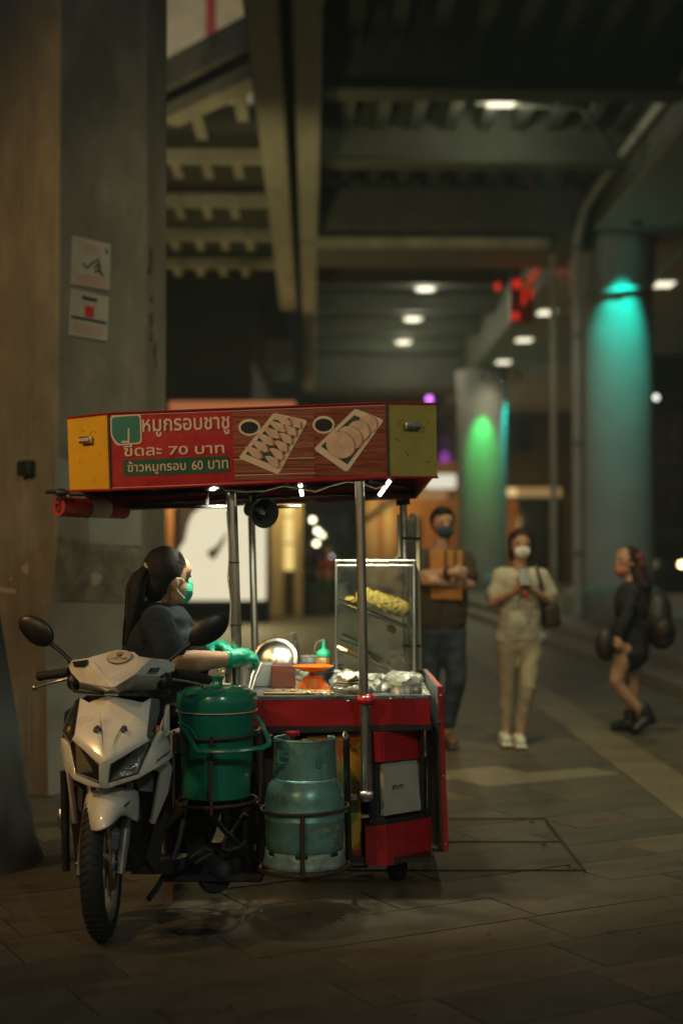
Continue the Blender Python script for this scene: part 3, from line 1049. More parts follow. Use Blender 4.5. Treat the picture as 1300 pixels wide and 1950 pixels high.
globe(817, 760, 58, (.75, .2, 1), 3.5, 'purple light above the right end of the roof sign', .12, (0, 2, 1.0))
globe(1003, 760, 56, (.0, 1, .7), 14, 'teal light between the two round pillars', .11, (0, 3.8, .1))
globe(1297, 1075, 41, (1, .75, .35), 9, 'warm light at the far right edge beside the glass building', .09, (0, 1.9, .1))
globe(1248, 757, 40, (.9, .9, .75), 2.5, 'faint light on the right edge of the teal pillar', .08, (0, 2.9, .1))

# red neon sign under the girder
t = thing('neon_sign', W(980, 565, 31), 'red neon sign hanging under the viaduct between the lamps', 'neon sign')
ne = emis('red_neon', (1, .03, .015), .55)
obj('backboard', bbox(970, 1016, 530, 616, 31.2, .1), K['black'], t, 0)
for a, b, c, d in ((942, 952, 538, 552), (976, 992, 532, 548), (994, 1000, 552, 580), (1008, 1013, 544, 570), (974, 988, 594, 608)):
    obj('tube', bbox(a, b, c, d, 31.0, .1, .02), ne, t, 0)
obj('hanger', MB().box(tuple(W(975, 530, 31.25) + V((0, 0, .6))), (.06, .06, 1.25)), K['black'], t, 0)
lamp('neon_glow', 'POINT', W(972, 575, 30.0), 25, (1, .05, .03), .4)

# ------------------------------------------------------------------ the food cart
CY = 5.9
cart = thing('food_cart', (0, 6.3, 0), 'red street food cart with roof sign, steel counter and gas rack', 'food cart')
B3 = lambda u, v, n: Matrix((u, v, n)).transposed()


def quad(pts):
    """pts: (px, py, Y)"""
    return [W(*p) for p in pts]


# --- roof sign: a long box with canted ends
YF, YR, YL, YB = 5.86, 5.97, 6.18, 6.95
tl, tr, br_, bl_ = W(208, 788, YF), W(735, 768, YF), W(738, 908, YF), W(213, 932, YF)
fp = obj('front_panel', MB().slab([tl, tr, br_, bl_], (0, .03, 0), .003), K['redprint'], cart, 0)
fu, fd = (tr - tl), (bl_ - tl)
FN = V((0, -1, 0))


def fpt(px, py, lift=.0):
    """point on the front panel: bilinear over its corners"""
    v = (py - 788 + (px - 208) * .038) / 142.0
    return W(px, py, YF) + FN * lift


def fpoly(name, pts, m, lift, parent=fp, th=.0006):
    return obj(name, MB().slab([fpt(x, y, lift) for x, y in pts], FN * -th), m, parent, 0)


def ell_pts(cx, cy, rx, ry, n=28, rot=0):
    return [(cx + rx * math.cos(a) * math.cos(rot) - ry * math.sin(a) * math.sin(rot), cy + rx * math.cos(a) * math.sin(rot) + ry * math.sin(a) * math.cos(rot)) for a in [2 * math.pi * k / n for k in range(n)]]


# picture half of the banner: planks, two plates of sliced pork, two sauce bowls
fpoly('plank_picture', [(443, 781), (598, 776), (598, 911), (447, 917)], K['wood'], .0010)
fpoly('plank_picture', [(598.3, 776), (734, 771), (736, 904), (598.3, 911)], mat('dark_plank_print', (.20, .045, .018), .28, var=.6, scale=5, stretch=(1.1, 1, 20)), .0010)
for y0, y1, xa, xb in ((813, 812, 443, 466), (827, 825, 530, 600), (875, 872, 445, 600), (846, 844, 560, 600), (905, 901, 447, 600), (858, 856, 690, 734)):
    fpoly('plank_line', [(xa, y0), (xb, y1 - 1), (xb, y1), (xa, y0 + 1.2)], K['printcream'] if y0 in (875, 905) else K['rindprint'], .0014)
for y0, y1 in ((782, 771), (920, 908)):
    fpoly('edge_line', [(212, y0 + 9), (734, y1), (734, y1 + 1), (212, y0 + 10)], K['printcream'], .0018)


def rounded(pts, r, n=4):
    out = []
    for i in range(len(pts)):
        p, a, b = V((*pts[i], 0)), V((*pts[i - 1], 0)), V((*pts[(i + 1) % len(pts)], 0))
        d1, d2 = (a - p).normalized() * r, (b - p).normalized() * r
        for k in range(n + 1):
            t = k / n
            q = (p + d1) * (1 - t) ** 2 + p * 2 * t * (1 - t) + (p + d2) * t * t
            out.append((q.x, q.y))
    return out


def plate(c4, inner, sauce, lab):
    fpoly('plate', rounded(c4, 6), K['plate'], .0022)
    cx, cy = sum(p[0] for p in c4) / 4, sum(p[1] for p in c4) / 4
    fpoly('leaf', [(cx + (x - cx) * inner, cy + (y - cy) * (inner - .03)) for x, y in c4], K['leafprint'], .0034)
    x, y, rx, ry = sauce
    fpoly('bowl', ell_pts(x, y, rx, ry), K['plate'], .0026)
    fpoly('sauce', ell_pts(x, y + .5, rx * .8, ry * .72), K['sauce'], .0036)


plate([(521, 786), (586, 801), (530, 904), (454, 872)], .8, (475, 814, 21, 16), 'l')
plate([(676, 778), (731, 800), (660, 900), (597, 855)], .8, (616, 809, 21, 17), 'r')
# two rows of crackling slices on the left plate, drawn as fanned wedges with brown rind
for row, (sx, sy, ex, ey) in enumerate(((485, 862, 541, 801), (519, 879, 562, 806))):
    for k in range(6):
        t = k / 5
        x, y = sx + (ex - sx) * t, sy + (ey - sy) * t
        w = 19 if row == 0 else 15
        q = [(x - w, y - 10), (x - w * .4, y - 11), (x + 9, y - 5), (x + w * .75, y + 8), (x + w * .5, y + 13 - 4 * t), (x - 4, y + 7)]
        fpoly('pork_slice', q, K['porkprint'], .0042 + .0003 * (5 - k))
        fpoly('rind', [(x + 9, y - 3), (x + 13, y - 1), (x + w * .95, y + 9), (x + w * .65, y + 14), (x + w * .72, y + 9)], K['rindprint'], .0046 + .0003 * (5 - k))
for k in range(4):
    x, y = 700 - 17.5 * k, 806 + 13.5 * k
    s = 18 + 3.2 * k
    fpoly('pork_slice_rind', rounded(ell_pts(x + 2, y + 1, s * 1.05, s * .92, 18, .5), 2), K['rindprint'], .0042 + .0006 * k)
    fpoly('pork_slice', rounded(ell_pts(x, y + 1, s, s * .9, 18, .5), 2), K['porkprint'], .0045 + .0006 * k)
# lettering
tx = (W(500, 776, YF) - W(300, 783.6, YF)).normalized()
tz = V((-tx.z, 0, tx.x))


def words(s, px0, px1, pyb, pyt, m, bold, name='lettering'):
    s_ = YF / F
    lettering(name, s, m, fp, W(px0, pyb, YF), tx, tz, FN, (px1 - px0) * s_, (pyb - pyt) * s_, bold, .0034)


fpoly('emblem_line', [(244, 816), (247, 816), (247, 844), (244, 844.3)], K['printcream'], .0042)
fpoly('emblem_line', [(232, 840), (244, 839.5), (244, 843), (232, 843.6)], K['printcream'], .0042)
words('หมูกรอบชาชู', 272, 438.5, 833, 799, K['printcream'], .016)
words('ขีดละ', 236.5, 309, 869.5, 847, K['printcream'], .016)
words('70', 321.5, 359, 866.5, 850, K['printcream'], .012)
words('บาท', 372, 428, 865, 849, K['printcream'], .014)
fpoly('green_band', rounded([(235, 876), (437, 868), (437, 899), (236, 907)], 5), K['printgreen'], .0020)
words('ข้าวหมูกรอบ', 244, 355, 905, 879, K['printcream'], .008)
words('60', 366, 387, 895, 877.5, K['printcream'], .004)
words('บาท', 397, 435, 893.5, 877, K['printcream'], .006)
# green arched emblem with pale outline (its mascot is left out)
fpoly('emblem_border', rounded([(210, 792), (269, 788), (271, 845), (222, 849), (211, 830)], 8), K['printcream'], .0022)
fpoly('emblem_field', rounded([(213, 795), (266, 791), (267.5, 842), (225, 845.5), (214, 829)], 7), K['printteal'], .0032)

# end panels with their chrome handles
le = quad([(128, 797, YL), (207, 788, YF + .004), (212, 932, YF + .004), (133, 934, YL)])
lep = obj('end_panel', MB().slab(le, (0.02, .04, 0), .003), K['yellow'], cart, 0)
lep['label'] = 'bright yellow left end panel of the roof sign'
re = quad([(736.5, 768, YF + .004), (831, 770, YR), (833, 908, YR), (739.5, 908, YF + .004)])
rep = obj('end_panel', MB().slab(re, (-.02, .04, 0), .003), K['olive'], cart, 0)
rep['label'] = 'right end panel of the roof sign, yellow darkened as in shade'


def pull(c, u, w, parent):
    u = V(u).normalized()
    n = V((u.y, -u.x, 0)).normalized()
    k = V((0, 0, 1))
    obj('handle', MB().box(c + n * .012, (w, .016, .03), B3(u, -n, k), .006, 2), K['chrome'], parent, 40)
    mb = MB()
    for i in range(5):
        mb.box(c + n * .021 + u * (i - 2) * w * .18, (w * .11, .006, .016), B3(u, -n, k), .002)
    obj('handle_inset', mb, K['printcream'] if parent is lep else K['grey'], parent, 30)


pull(W(168, 838, 6.018), le[1] - le[0], .105, lep)
pull(W(783, 811, 5.905), re[1] - re[0], .075, rep)
for pl, e, xs in ((lep, le, 0), (rep, re, 1)):
    scr_ = MB()
    rr = random.Random(3 + xs)
    for k in range(7):
        u, v = rr.uniform(.1, .9), rr.uniform(.15, .95)
        p = e[0].lerp(e[1], u).lerp(e[3].lerp(e[2], u), v)
        q = p + (e[1] - e[0]) * rr.uniform(-.06, .1) + (e[3] - e[0]) * rr.uniform(-.02, .08)
        scr_.tube([p + V((0, -.0012, 0)), p.lerp(q, .5) + V((0, -.0016, .002)), q + V((0, -.0012, 0))], .0011, 4)
    obj('scratch', scr_, K['leather'], pl, 0)
# rim strips, roof skin, rear banner, side boards
obj('rim', MB().tube([W(128, 796, YL - .004), W(207.5, 787, YF - .004), W(735.5, 767, YF - .004), W(832, 769, YR - .004)], .0045, 6), K['redpaint'], cart, 40)
obj('rim', MB().tube([W(133, 935, YL - .004), W(213, 933, YF - .004), W(738.5, 909, YF - .004), W(833, 909, YR - .004)], .0055, 6), K['redpaint'], cart, 40)
for p, q in ((le[1], le[2]), (re[0], re[3])):
    obj('corner_strip', MB().tube([p + V((0, -.004, 0)), q + V((0, -.004, 0))], .006, 6), K['leather'], cart, 40)
up = V((0, 0, 1))
zt = tl.z
roofpts = [le[0] + V((.01, .02, -.02)), tl + V((0, .02, -.02)), tr + V((0, .02, -.02)), re[1] + V((-.01, .02, -.02)), V((re[1].x - .02, YB, tr.z - .03)), V((le[0].x + .02, YB, tl.z - .05))]
obj('roof_skin', MB().slab(roofpts, (0, 0, -.006)), K['grey'], cart, 0)
rb0, rb1 = V((le[3].x + .02, YB, bl_.z - .055)), V((re[2].x - .035, YB, br_.z - .045))
obj('rear_banner', MB().slab([rb0, rb1, rb1 + up * .31, rb0 + up * .31], (0, .02, 0)), K['redpaint'], cart, 0)
sl = [re[2] + V((-.012, .03, .004)), rb1 + V((-.004, -.004, 0)), rb1 + V((-.004, -.004, .29)), re[1] + V((-.012, .03, -.02))]
obj('side_board', MB().slab(sl, (-.012, 0, 0)), K['orange_b'] if 'orange_b' in K else mat('orange_board', (.42, .10, .02), .5, var=.2), cart, 0)
sl = [le[3] + V((.012, .05, .004)), rb0 + V((.004, -.004, 0)), rb0 + V((.004, -.004, .29)), le[0] + V((.012, .05, -.02))]
obj('side_board', MB().slab(sl, (.012, 0, 0)), K['redpaint'], cart, 0)
# under frame
uf = MB()
uf.tube([W(135, 941, 6.12), W(300, 940, 5.95), W(700, 922, 5.95)], .012, 6)
uf.tube([rb0 + V((.0, -.05, .03)), rb1 + V((0, -.05, .03))], .012, 6)
for f in (.1, .37, .62, .93):
    a = W(213 + f * 525, 926 - f * 22, 5.93)
    uf.tube([a + up * .01, V((a.x, YB - .04, a.z + .0))], .011, 6)
uf.tube([W(700, 915, 5.95), V((re[2].x - .06, YB - .1, br_.z + .0))], .009, 6)
obj('roof_frame', uf, K['black'], cart, 40)
obj('crossbar', MB().tube([W(235, 965, 6.05), W(445, 965, 6.05)], .007, 8).tube([W(500, 966, 6.05), W(572, 964, 6.05)], .007, 8), K['black'], cart, 40)
for px, py in ((275, 960), (395, 958)):
    q = W(px, py, 6.05)
    cl = MB()
    cl.box(q, (.014, .014, .05)).tube([q + V((0, 0, .02)), q + V((.01, 0, .1))], .004, 5)
    obj('bar_clip', cl, K['black'], cart, 30)
wire = [W(x, y, 5.90) for x, y in ((395, 930), (410, 924), (430, 933), (470, 936), (500, 935), (540, 925), (572, 930), (600, 936), (628, 925), (660, 917), (690, 920), (715, 930), (735, 922))]
obj('cable', MB().tube(wire, .0045, 6), K['steel'], cart, 60)
# posts
for name, pts, r in (('post', [(441, 938, 6.0), (455, 1365, 6.0)], .0225), ('post', [(684, 917, 5.83), (697, 1525, 5.83)], .0195), ('post', [(478, 945, 6.9), (487, 1295, 6.9)], .0175), ('post', [(767, 952, 6.85), (776, 1290, 6.85)], .0175)):
    po = obj(name, MB().tube(quad(pts), r, 16), K['chrome'], cart, 60)
    if r > .02:
        q = quad([(432, 975, 5.985), (437, 1050, 5.985), (434, 1100, 5.985), (440, 1150, 5.985), (438, 1190, 5.985)])
        obj('wire', MB().tube(q, .0035, 5), K['white_cloth'], po, 60)
        for y in (1070, 1189):
            obj('cable_tie', MB().tube([W(441 + (y - 938) * .0328, y, 6.0), W(441 + (y - 938) * .0328, y + 2.5, 6.0)], .0245, 14), K['black'], po, 60)
    if abs(r - .0195) < 1e-4:
        obj('socket', MB().tube(quad([(695.5, 1345, 5.835), (697.5, 1518, 5.835)]), .0225, 16).box(W(697.5, 1514, 5.81), (.055, .02, .03), None, .004), K['steel'], po, 50)
        q = W(698, 1334, 5.80)
        obj('red_reflector', MB().ell(q, (.036, .022, .021)).ell(q + V((0, .02, 0)), (.042, .015, .026)), mat('red_reflector', (.42, .004, .008), .2, var=.1, coat=1), po, 180)
obj('post_cap', MB().tube(quad([(766.5, 951, 6.85), (767.5, 962, 6.85)]), .034, 12), K['black'], cart, 40)
rods = MB().tube(quad([(758, 980, 6.75), (760, 1060, 6.75)]), .0065, 8).tube(quad([(758, 1058, 6.75), (744, 1072, 6.75)]), .005, 6)
rods.tube(quad([(781, 986, 6.7), (784, 981, 6.7), (790, 981, 6.7), (794, 990, 6.7), (799, 1276, 6.7)]), .0095, 8)
obj('rail', rods, mat('cream_tube', (.60, .50, .30), .35, var=.1), cart, 60)
for y in (1025, 1230):
    obj('tie', MB().tube(quad([(766, y, 6.72), (800, y, 6.66)]), .006, 6), K['black'], cart, 40)

# --- tubes of light clipped under the roof front
led = emis('led_tube', (1, .97, .82), 9)
for i, (a, b, w) in enumerate((((398, 929), (424, 935), 24), ((571, 920), (575, 943), 30), ((743, 914), (722, 943), 22))):
    p, q = W(*a, 5.93), W(*b, 5.97)
    lt = obj('light_tube', MB().tube([p, q], .008, 8), led, cart, 60)
    obj('tube_clip', MB().tube([p + (p - q) * .14, p], .010, 8), K['steel'], lt, 40)
    lamp('cart_light', 'SPOT', p.lerp(q, .5) + V((0, .08, -.03)), w * 1.15, (1, .93, .68), .03, p.lerp(q, .5) + V((0, .5, -1)), 112, .5)

# --- counter
ct0, ct1 = W(462, 1328, CY), W(818, 1325.5, CY)
cz = .80
ctop = [V((ct0.x, CY, ct0.z)), V((ct1.x, CY, ct1.z)), V((ct1.x, 6.92, ct1.z)), V((ct0.x - .25, 6.92, ct0.z)), V((ct0.x - .25, 6.25, ct0.z)), V((ct0.x, 6.2, ct0.z))]
obj('counter_top', MB().slab(ctop, (0, 0, -.014), .003), K['steel'], cart, 0)
fq = quad([(462, 1328.5, CY), (818, 1326, CY), (819.5, 1379, CY), (464, 1384, CY)])
obj('counter_front', MB().slab([p + V((0, .002, -.003)) for p in fq], (0, .02, 0), .002), K['redpaint'], cart, 0)
obj('counter_edge', MB().tube([W(462, 1326.5, CY - .002), W(818.5, 1324.5, CY - .002), V((ct1.x, 6.9, ct1.z + .004))], .005, 6), K['steel'], cart, 40)
for px, py in ((662, 1335), (743, 1331)):
    obj('bolt', MB().lathe([(0, .006), (.006, .004), (.008, 0)], 8, Matrix.Translation(W(px, py, CY - .001)) @ Matrix.Rotation(R(90), 4, 'X')), K['steel'], cart, 40)
obj('counter_side', MB().slab([V((ct1.x - .02, CY + .03, ct1.z - .02)), V((ct1.x - .02, 6.9, ct1.z - .02)), V((ct1.x - .02, 6.9, .12)), V((ct1.x - .02, CY + .2, .12))], (-.015, 0, 0)), K['black'], cart, 0)
obj('counter_back', MB().box(((ct0.x + ct1.x) / 2 + .02, 6.88, .46), (.66, .02, .64)), K['black'], cart, 0)
rl = quad([(462, 1386, CY - .004), (821, 1380, CY - .004), (822, 1391, CY - .004), (463, 1399, CY - .004)])
obj('front_rail', MB().slab(rl, (0, .045, 0), .003), K['black'], cart, 0)
fr = MB()
for (x0, y0, x1, y1, w) in ((705, 1394, 708, 1570, .012), (494, 1394, 498, 1655, .02)):
    fr.tube(quad([(x0, y0, CY + .02), (x1, y1, CY + .02)]), w, 8)
fr.tube(quad([(494, 1648, CY + .02), (700, 1645, CY + .02)]), .017, 8)
obj('frame', fr, K['black'], cart, 40)
# --- painted back panel behind the gas cylinder
pn = obj('painted_panel', MB().slab(quad([(585, 1402, CY + .05), (686, 1396, CY + .05), (688, 1640, CY + .05), (588, 1645, CY + .05)]), (0, .012, 0)), mat('orange_panel_print', (.50, .135, .02), .45, var=.12), cart, 0)
yp = mat('yellow_print', (.56, .30, .03), .45, var=.1)
op = mat('olive_print', (.24, .19, .04), .45, var=.1)
gp = mat('grey_print', (.33, .32, .33), .45, var=.1)


def ppoly(name, pts, m, lift):
    obj(name, MB().slab([W(x, y, CY + .05 - lift) for x, y in pts], (0, .0006, 0)), m, pn, 0)


ppoly('yellow_field', [(668, 1430), (686, 1412), (686, 1600), (640, 1640), (600, 1640)], yp, .0015)
ppoly('olive_field', [(628, 1440), (660, 1452), (684, 1490), (680, 1560), (640, 1600), (622, 1600)], op, .0025)
ppoly('grey_shape', rounded([(634, 1446), (642, 1440), (648, 1442), (640, 1452), (637, 1466), (632, 1468)], 2), gp, .0035)
obj('lower_rail', MB().slab(quad([(640, 1620, CY + .04), (690, 1618, CY + .04), (690, 1640, CY + .04), (640, 1643, CY + .04)]), (0, .01, 0)), K['redpaint'], cart, 0)
obj('left_panel', MB().slab(quad([(470, 1402, CY + .3), (585, 1402, CY + .3), (588, 1640, CY + .3), (478, 1645, CY + .3)]), (0, .012, 0)), mat('dark_red_board', (.09, .02, .016), .6, var=.3), cart, 0)
obj('floor_pan', MB().box((0.0, 6.35, .13), (.74, .9, .02)), K['black'], cart, 0)
# --- boxed corner: upper red box, white panel in a black frame, lower red box
up_f = quad([(711, 1394, CY - .01), (731, 1394, CY - .02), (732, 1451, CY - .02), (713, 1452, CY - .01)])
up_r = quad([(731, 1394, CY - .02), (807, 1387, CY + .13), (808, 1443, CY + .13), (732, 1451, CY - .02)])


def twoface(name, f, r, m, back=.12):
    mb = MB()
    d = V((0, back, 0))
    pts = [f[0], f[1], r[1], r[2], f[2], f[3]]
    n = len(pts)
    a = [mb.bm.verts.new(p) for p in pts]
    b = [mb.bm.verts.new(p + d) for p in pts]
    mb.bm.faces.new([a[0], a[1], a[4], a[5]])
    mb.bm.faces.new([a[1], a[2], a[3], a[4]])
    for i in range(n):
        mb.bm.faces.new([a[i], b[i], b[(i + 1) % n], a[(i + 1) % n]])
    mb.bm.faces.new([b[0], b[5], b[4], b[1]])
    mb.bm.faces.new([b[1], b[4], b[3], b[2]])
    bmesh.ops.recalc_face_normals(mb.bm, faces=mb.bm.faces)
    return obj(name, mb, m, cart, 0, bevel=.002)


twoface('upper_box', up_f, up_r, K['redpaint'])
twoface('lower_box', quad([(695, 1574, CY - .02), (735, 1571, CY - .03), (736, 1650, CY - .03), (696, 1648, CY - .02)]), quad([(735, 1571, CY - .03), (821, 1556, CY + .16), (822, 1632, CY + .16), (736, 1650, CY - .03)]), K['redpaint'], .2)
wp = twoface('white_panel', quad([(722.5, 1453, CY + .02), (729, 1453, CY + .005), (732, 1554, CY + .005), (725, 1552, CY + .02)]), quad([(729, 1453, CY + .005), (798.5, 1444, CY + .14), (801, 1543, CY + .14), (732, 1554, CY + .005)]), mat('dull_white_panel', (.42, .41, .36), .5, var=.12, scale=4, dirt=((.25, .23, .18), 3, .5, .85)))
fr = MB()
fr.slab(quad([(703, 1566, CY - .016), (735, 1563, CY - .026), (735.5, 1570, CY - .026), (703, 1573, CY - .016)]), (0, .04, 0))
fr.slab(quad([(735, 1562, CY - .026), (822, 1547, CY + .165), (822, 1555, CY + .165), (735.5, 1570, CY - .026)]), (0, .04, 0))
fr.slab(quad([(703, 1560, CY), (730, 1556, CY - .01), (735, 1562, CY - .02), (704, 1566, CY - .008)]), (0, .04, 0))
fr.slab(quad([(707, 1394, CY + .02), (722, 1394, CY + .02), (724, 1565, CY + .02), (709, 1566, CY + .02)]), (0, .04, 0))
fr.slab(quad([(801, 1444, CY + .15), (812, 1442, CY + .17), (813, 1549, CY + .17), (803, 1552, CY + .15)]), (0, .04, 0))
fr.slab(quad([(813, 1384, CY + .16), (820, 1383, CY + .17), (822, 1551, CY + .17), (815, 1552, CY + .16)]), (0, .04, 0))
obj('corner_frame', fr, K['black'], cart, 0)
r0, r1 = quad([(729, 1453, CY + .005), (798.5, 1444, CY + .14)])
ru = (r1 - r0).normalized()
rn = V((ru.y, -ru.x, 0)).normalized()
q0 = W(745.5, 1506, CY + .035)
lettering('lettering', 'W', mat('navy_ink', (.02, .03, .07), .5, var=0), wp, q0, ru, V((0, 0, 1)), rn, .017, .024, .02, .003)
lettering('lettering', 'ELDER', mat('blue_ink', (.04, .07, .20), .5, var=0), wp, q0 + ru * .019 + V((0, 0, .012)), ru, V((0, 0, 1)), rn, .046, .011, .02, .003)
mb = MB()
for k in range(7):
    mb.box(q0 + ru * (.021 + .0066 * k) + V((0, 0, .0065)) + rn * .0015, (.005, .0006, .0035), B3(ru, -rn, V((0, 0, 1))))
obj('small_print', mb, mat('brick_ink', (.30, .06, .04), .5, var=0), wp, 0)
# --- folded side flap
fl = quad([(834, 1307, 5.95), (845, 1621, 5.95)]) + quad([(821, 1605, 6.68), (805, 1274, 6.70)])
fl_o = obj('side_flap', MB().slab(fl, (.019, 0, 0), .002), K['redpaint'], cart, 0)
ib = [p + V((-.0035, .012, 0)) for p in fl]
obj('flap_lining', MB().slab(ib, (.003, 0, 0)), K['grey'], fl_o, 0)
for y in (1325, 1478, 1607):
    obj('screw', MB().lathe([(0, .003), (.005, .002), (.006, 0)], 8, Matrix.Translation(W(838 + (y - 1310) * .034, y, 5.948)) @ Matrix.Rotation(R(90), 4, 'X')), K['steel'], fl_o, 40)
obj('flap_bracket', MB().slab(quad([(820, 1377, 5.94), (838, 1375, 5.94), (838, 1379, 5.94), (820, 1382, 5.94)]), (0, .03, 0)).slab(quad([(823, 1617, 6.0), (846, 1616, 6.0), (846, 1622, 6.0), (823, 1623, 6.0)]), (0, .03, 0)), K['black'], cart, 0)
# --- wheels
def wheel(c, r, w, axis, parent, name='wheel'):
    q = V(axis).normalized().to_track_quat('Z', 'Y').to_matrix().to_4x4()
    m = Matrix.Translation(V(c)) @ q
    o = obj(name, MB().lathe([(r * .55, -w * .42), (r * .86, -w * .5), (r * .97, -w * .36), (r, 0), (r * .97, w * .36), (r * .86, w * .5), (r * .55, w * .42)], 28, m), K['rubber'], parent, 50)
    obj('hub', MB().lathe([(.0, -w * .5), (r * .2, -w * .5), (r * .5, -w * .3), (r * .56, -w * .36), (r * .56, w * .36), (r * .5, w * .3), (r * .2, w * .5), (0, w * .5)], 20, m), K['blackplastic'], o, 40)
    return o


wheel((W(755, 1660, 6.1).x, 6.10, .11), .105, .07, (1, .1, 0), cart)
wheel((W(408, 1690, 5.86).x, 5.86, .075), .07, .05, (.35, -1, 0), cart)
obj('wheel_fork', MB().box((W(755, 1640, 6.1).x, 6.1, .19), (.1, .05, .1)), K['black'], cart, 0)
obj('wheel_fork', MB().box((W(420, 1660, 5.85).x, 5.93, .13), (.16, .03, .14)), K['black'], cart, 0)
obj('tow_bar', MB().tube(quad([(318, 1668, 5.95), (500, 1652, 5.95)]), .016, 8).tube(quad([(395, 1540, 5.7), (425, 1580, 5.75), (492, 1640, 5.88)]), .011, 8).tube(quad([(470, 1540, 5.86), (476, 1652, 5.9)]), .02, 8), K['black'], cart, 40)
hose = quad([(460, 1560, 5.8), (452, 1570, 5.8), (440, 1590, 5.8), (428, 1600, 5.8), (426, 1615, 5.8), (436, 1621, 5.8), (456, 1614, 5.8), (470, 1600, 5.82)])
obj('hose', MB().tube(hose, .0095, 8).tube([hose[0], hose[0] + V((.02, 0, .02))], .014, 8), K['rubber'], cart, 60)

# --- racks for the bucket and the cylinder
BC, BR = V((W(413, 1450, 5.58).x, 5.58, 0)), .152
GC, GR = V((W(580, 1540, 5.62).x, 5.62, 0)), .158
rust = mat('rusty_rod', (.05, .022, .018), .6, var=.4, scale=20)


def zat(py, Y):
    return W(650, py, Y).z


def ring(mb, c, r, z, rad, dz=0):
    mb.tube([V((c.x + r * math.cos(a), c.y + r * math.sin(a), z + dz * math.cos(a))) for a in [2 * math.pi * k / 36 for k in range(36)]], rad, 6, closed=True)


rk = MB()
ring(rk, BC, BR + .012, zat(1398, BC.y), .0055, .004)
ring(rk, BC, BR + .004, zat(1533, BC.y - .1), .0065, .006)
for a in (-92, 178, 3, 60, 120):
    x, y = BC.x + (BR + .016) * math.cos(R(a)), BC.y + (BR + .016) * math.sin(R(a))
    rk.tube([V((x, y, zat(1392, BC.y))), V((x + .0, y, zat(1538, BC.y)))], .0055 if a != -92 else .007, 6)
rk.tube([V((BC.x + .15, BC.y + .05, zat(1398, BC.y))), V((BC.x + .17, CY, zat(1398, BC.y)))], .008, 6)
rk.tube([V((BC.x + .15, BC.y + .05, zat(1536, BC.y))), V((BC.x + .17, CY, zat(1536, BC.y)))], .008, 6)
obj('bucket_rack', rk, rust, cart, 60)
gb = zat(1660, GC.y - .15)
rk = MB()
ring(rk, GC, GR + .014, zat(1546, GC.y - .1), .0065, .006)
ring(rk, GC, GR + .016, gb - .012, .009, .006)
rk.tube([GC + V((-GR, 0, gb - .01)), GC + V((GR, 0, gb - .01))], .006, 6).tube([GC + V((0, -GR, gb - .01)), GC + V((0, GR, gb - .01))], .006, 6)
for a in (-91,):
    x, y = GC.x + (GR + .02) * math.cos(R(a)), GC.y + (GR + .02) * math.sin(R(a))
    rk.tube([V((x, y, zat(1546, GC.y - .1))), V((x, y, gb - .02))], .0085, 6)
obj('cylinder_rack', rk, rust, cart, 60)
obj('rack_post', MB().tube(quad([(496, 1440, 5.74), (500, 1656, 5.74)]), .012, 4).tube(quad([(500, 1650, 5.74), (504, 1650, 5.9)]), .01, 6), K['black'], cart, 0)
rp = MB().tube(quad([(659, 1402, 5.72), (664, 1652, 5.72)]), .0135, 4)
rp.tube(quad([(664, 1640, 5.72), (668, 1640, 5.9)]), .01, 6).tube(quad([(660, 1420, 5.72), (664, 1420, 5.9)]), .01, 6)
obj('rack_post', rp, K['black'], cart, 0)
obj('hook', MB().tube(quad([(656, 1393, 5.70), (653, 1400, 5.69), (658, 1408, 5.69), (662, 1402, 5.70), (656, 1393, 5.70)]), .005, 6).tube(quad([(520, 1411, 5.5), (655, 1409, 5.7), (672, 1409, 5.75)]), .002, 5), K['chrome'], cart, 60)
obj('rack_bolt', MB().box(W(671, 1518, 5.78), (.035, .02, .02)).box(W(657, 1540, 5.66), (.02, .02, .025)), K['steel'], cart, 0)

# ------------------------------------------------------------------ things on and around the cart
# green bucket
zb, zt_ = zat(1529, BC.y - .14), zat(1352, BC.y - .14)
bk = thing('bucket', BC + V((0, 0, zb)), 'green lidded plastic bucket in the wire rack beside the scooter', 'bucket')
m = Matrix.Translation(BC)
obj('body', MB().lathe([(.12, zb), (.128, zb + .006), (.149, zt_ - .03), (.149, zt_)], 40, m), K['bucket'], bk, 40)
zl = zat(1330, BC.y - .15)
lid = obj('lid', MB().lathe([(.153, zt_ - .012), (.157, zt_ - .004), (.157, zl + .004), (.152, zl + .011), (.138, zl + .012), (.135, zl + .018), (.118, zl + .028), (.07, zl + .038), (.034, zl + .041)], 44, m), K['buckettop'], bk, 40)
obj('rim_line', MB().lathe([(.154, zt_ - .0165), (.1585, zt_ - .0165), (.1585, zt_ - .0125), (.154, zt_ - .0125)], 44, m, False), K['printcream'], lid, 0)
obj('knob', MB().lathe([(.024, zl + .038), (.020, zl + .052), (.026, zl + .064), (.028, zl + .071), (.024, zl + .074), (0, zl + .073)], 24, m), K['buckettop'], lid, 40)
pv0, pv1 = W(343, 1375, 5.56), W(489, 1366, 5.56)
hp = [pv0, W(352, 1388, 5.50), W(372, 1424, 5.37), W(380, 1430, 5.35), W(440, 1430, 5.33), W(500, 1424, 5.36), W(511, 1418, 5.38), W(512, 1410, 5.40), W(497, 1376, 5.52), pv1]
obj('handle', MB().tube(hp, [.010, .009, .010, .013, .014, .014, .013, .010, .008, .010], 8, flat=.6), K['buckettop'], bk, 40)
wire = quad([(398, 1313, 5.50), (380, 1306, 5.48), (357, 1312, 5.45), (342, 1335, 5.43), (339, 1356, 5.43), (345, 1375, 5.42), (360, 1384, 5.42), (369, 1394, 5.42), (375, 1408, 5.42)])
obj('cord', MB().tube(wire, .0028, 5), K['buckettop'], bk, 60)

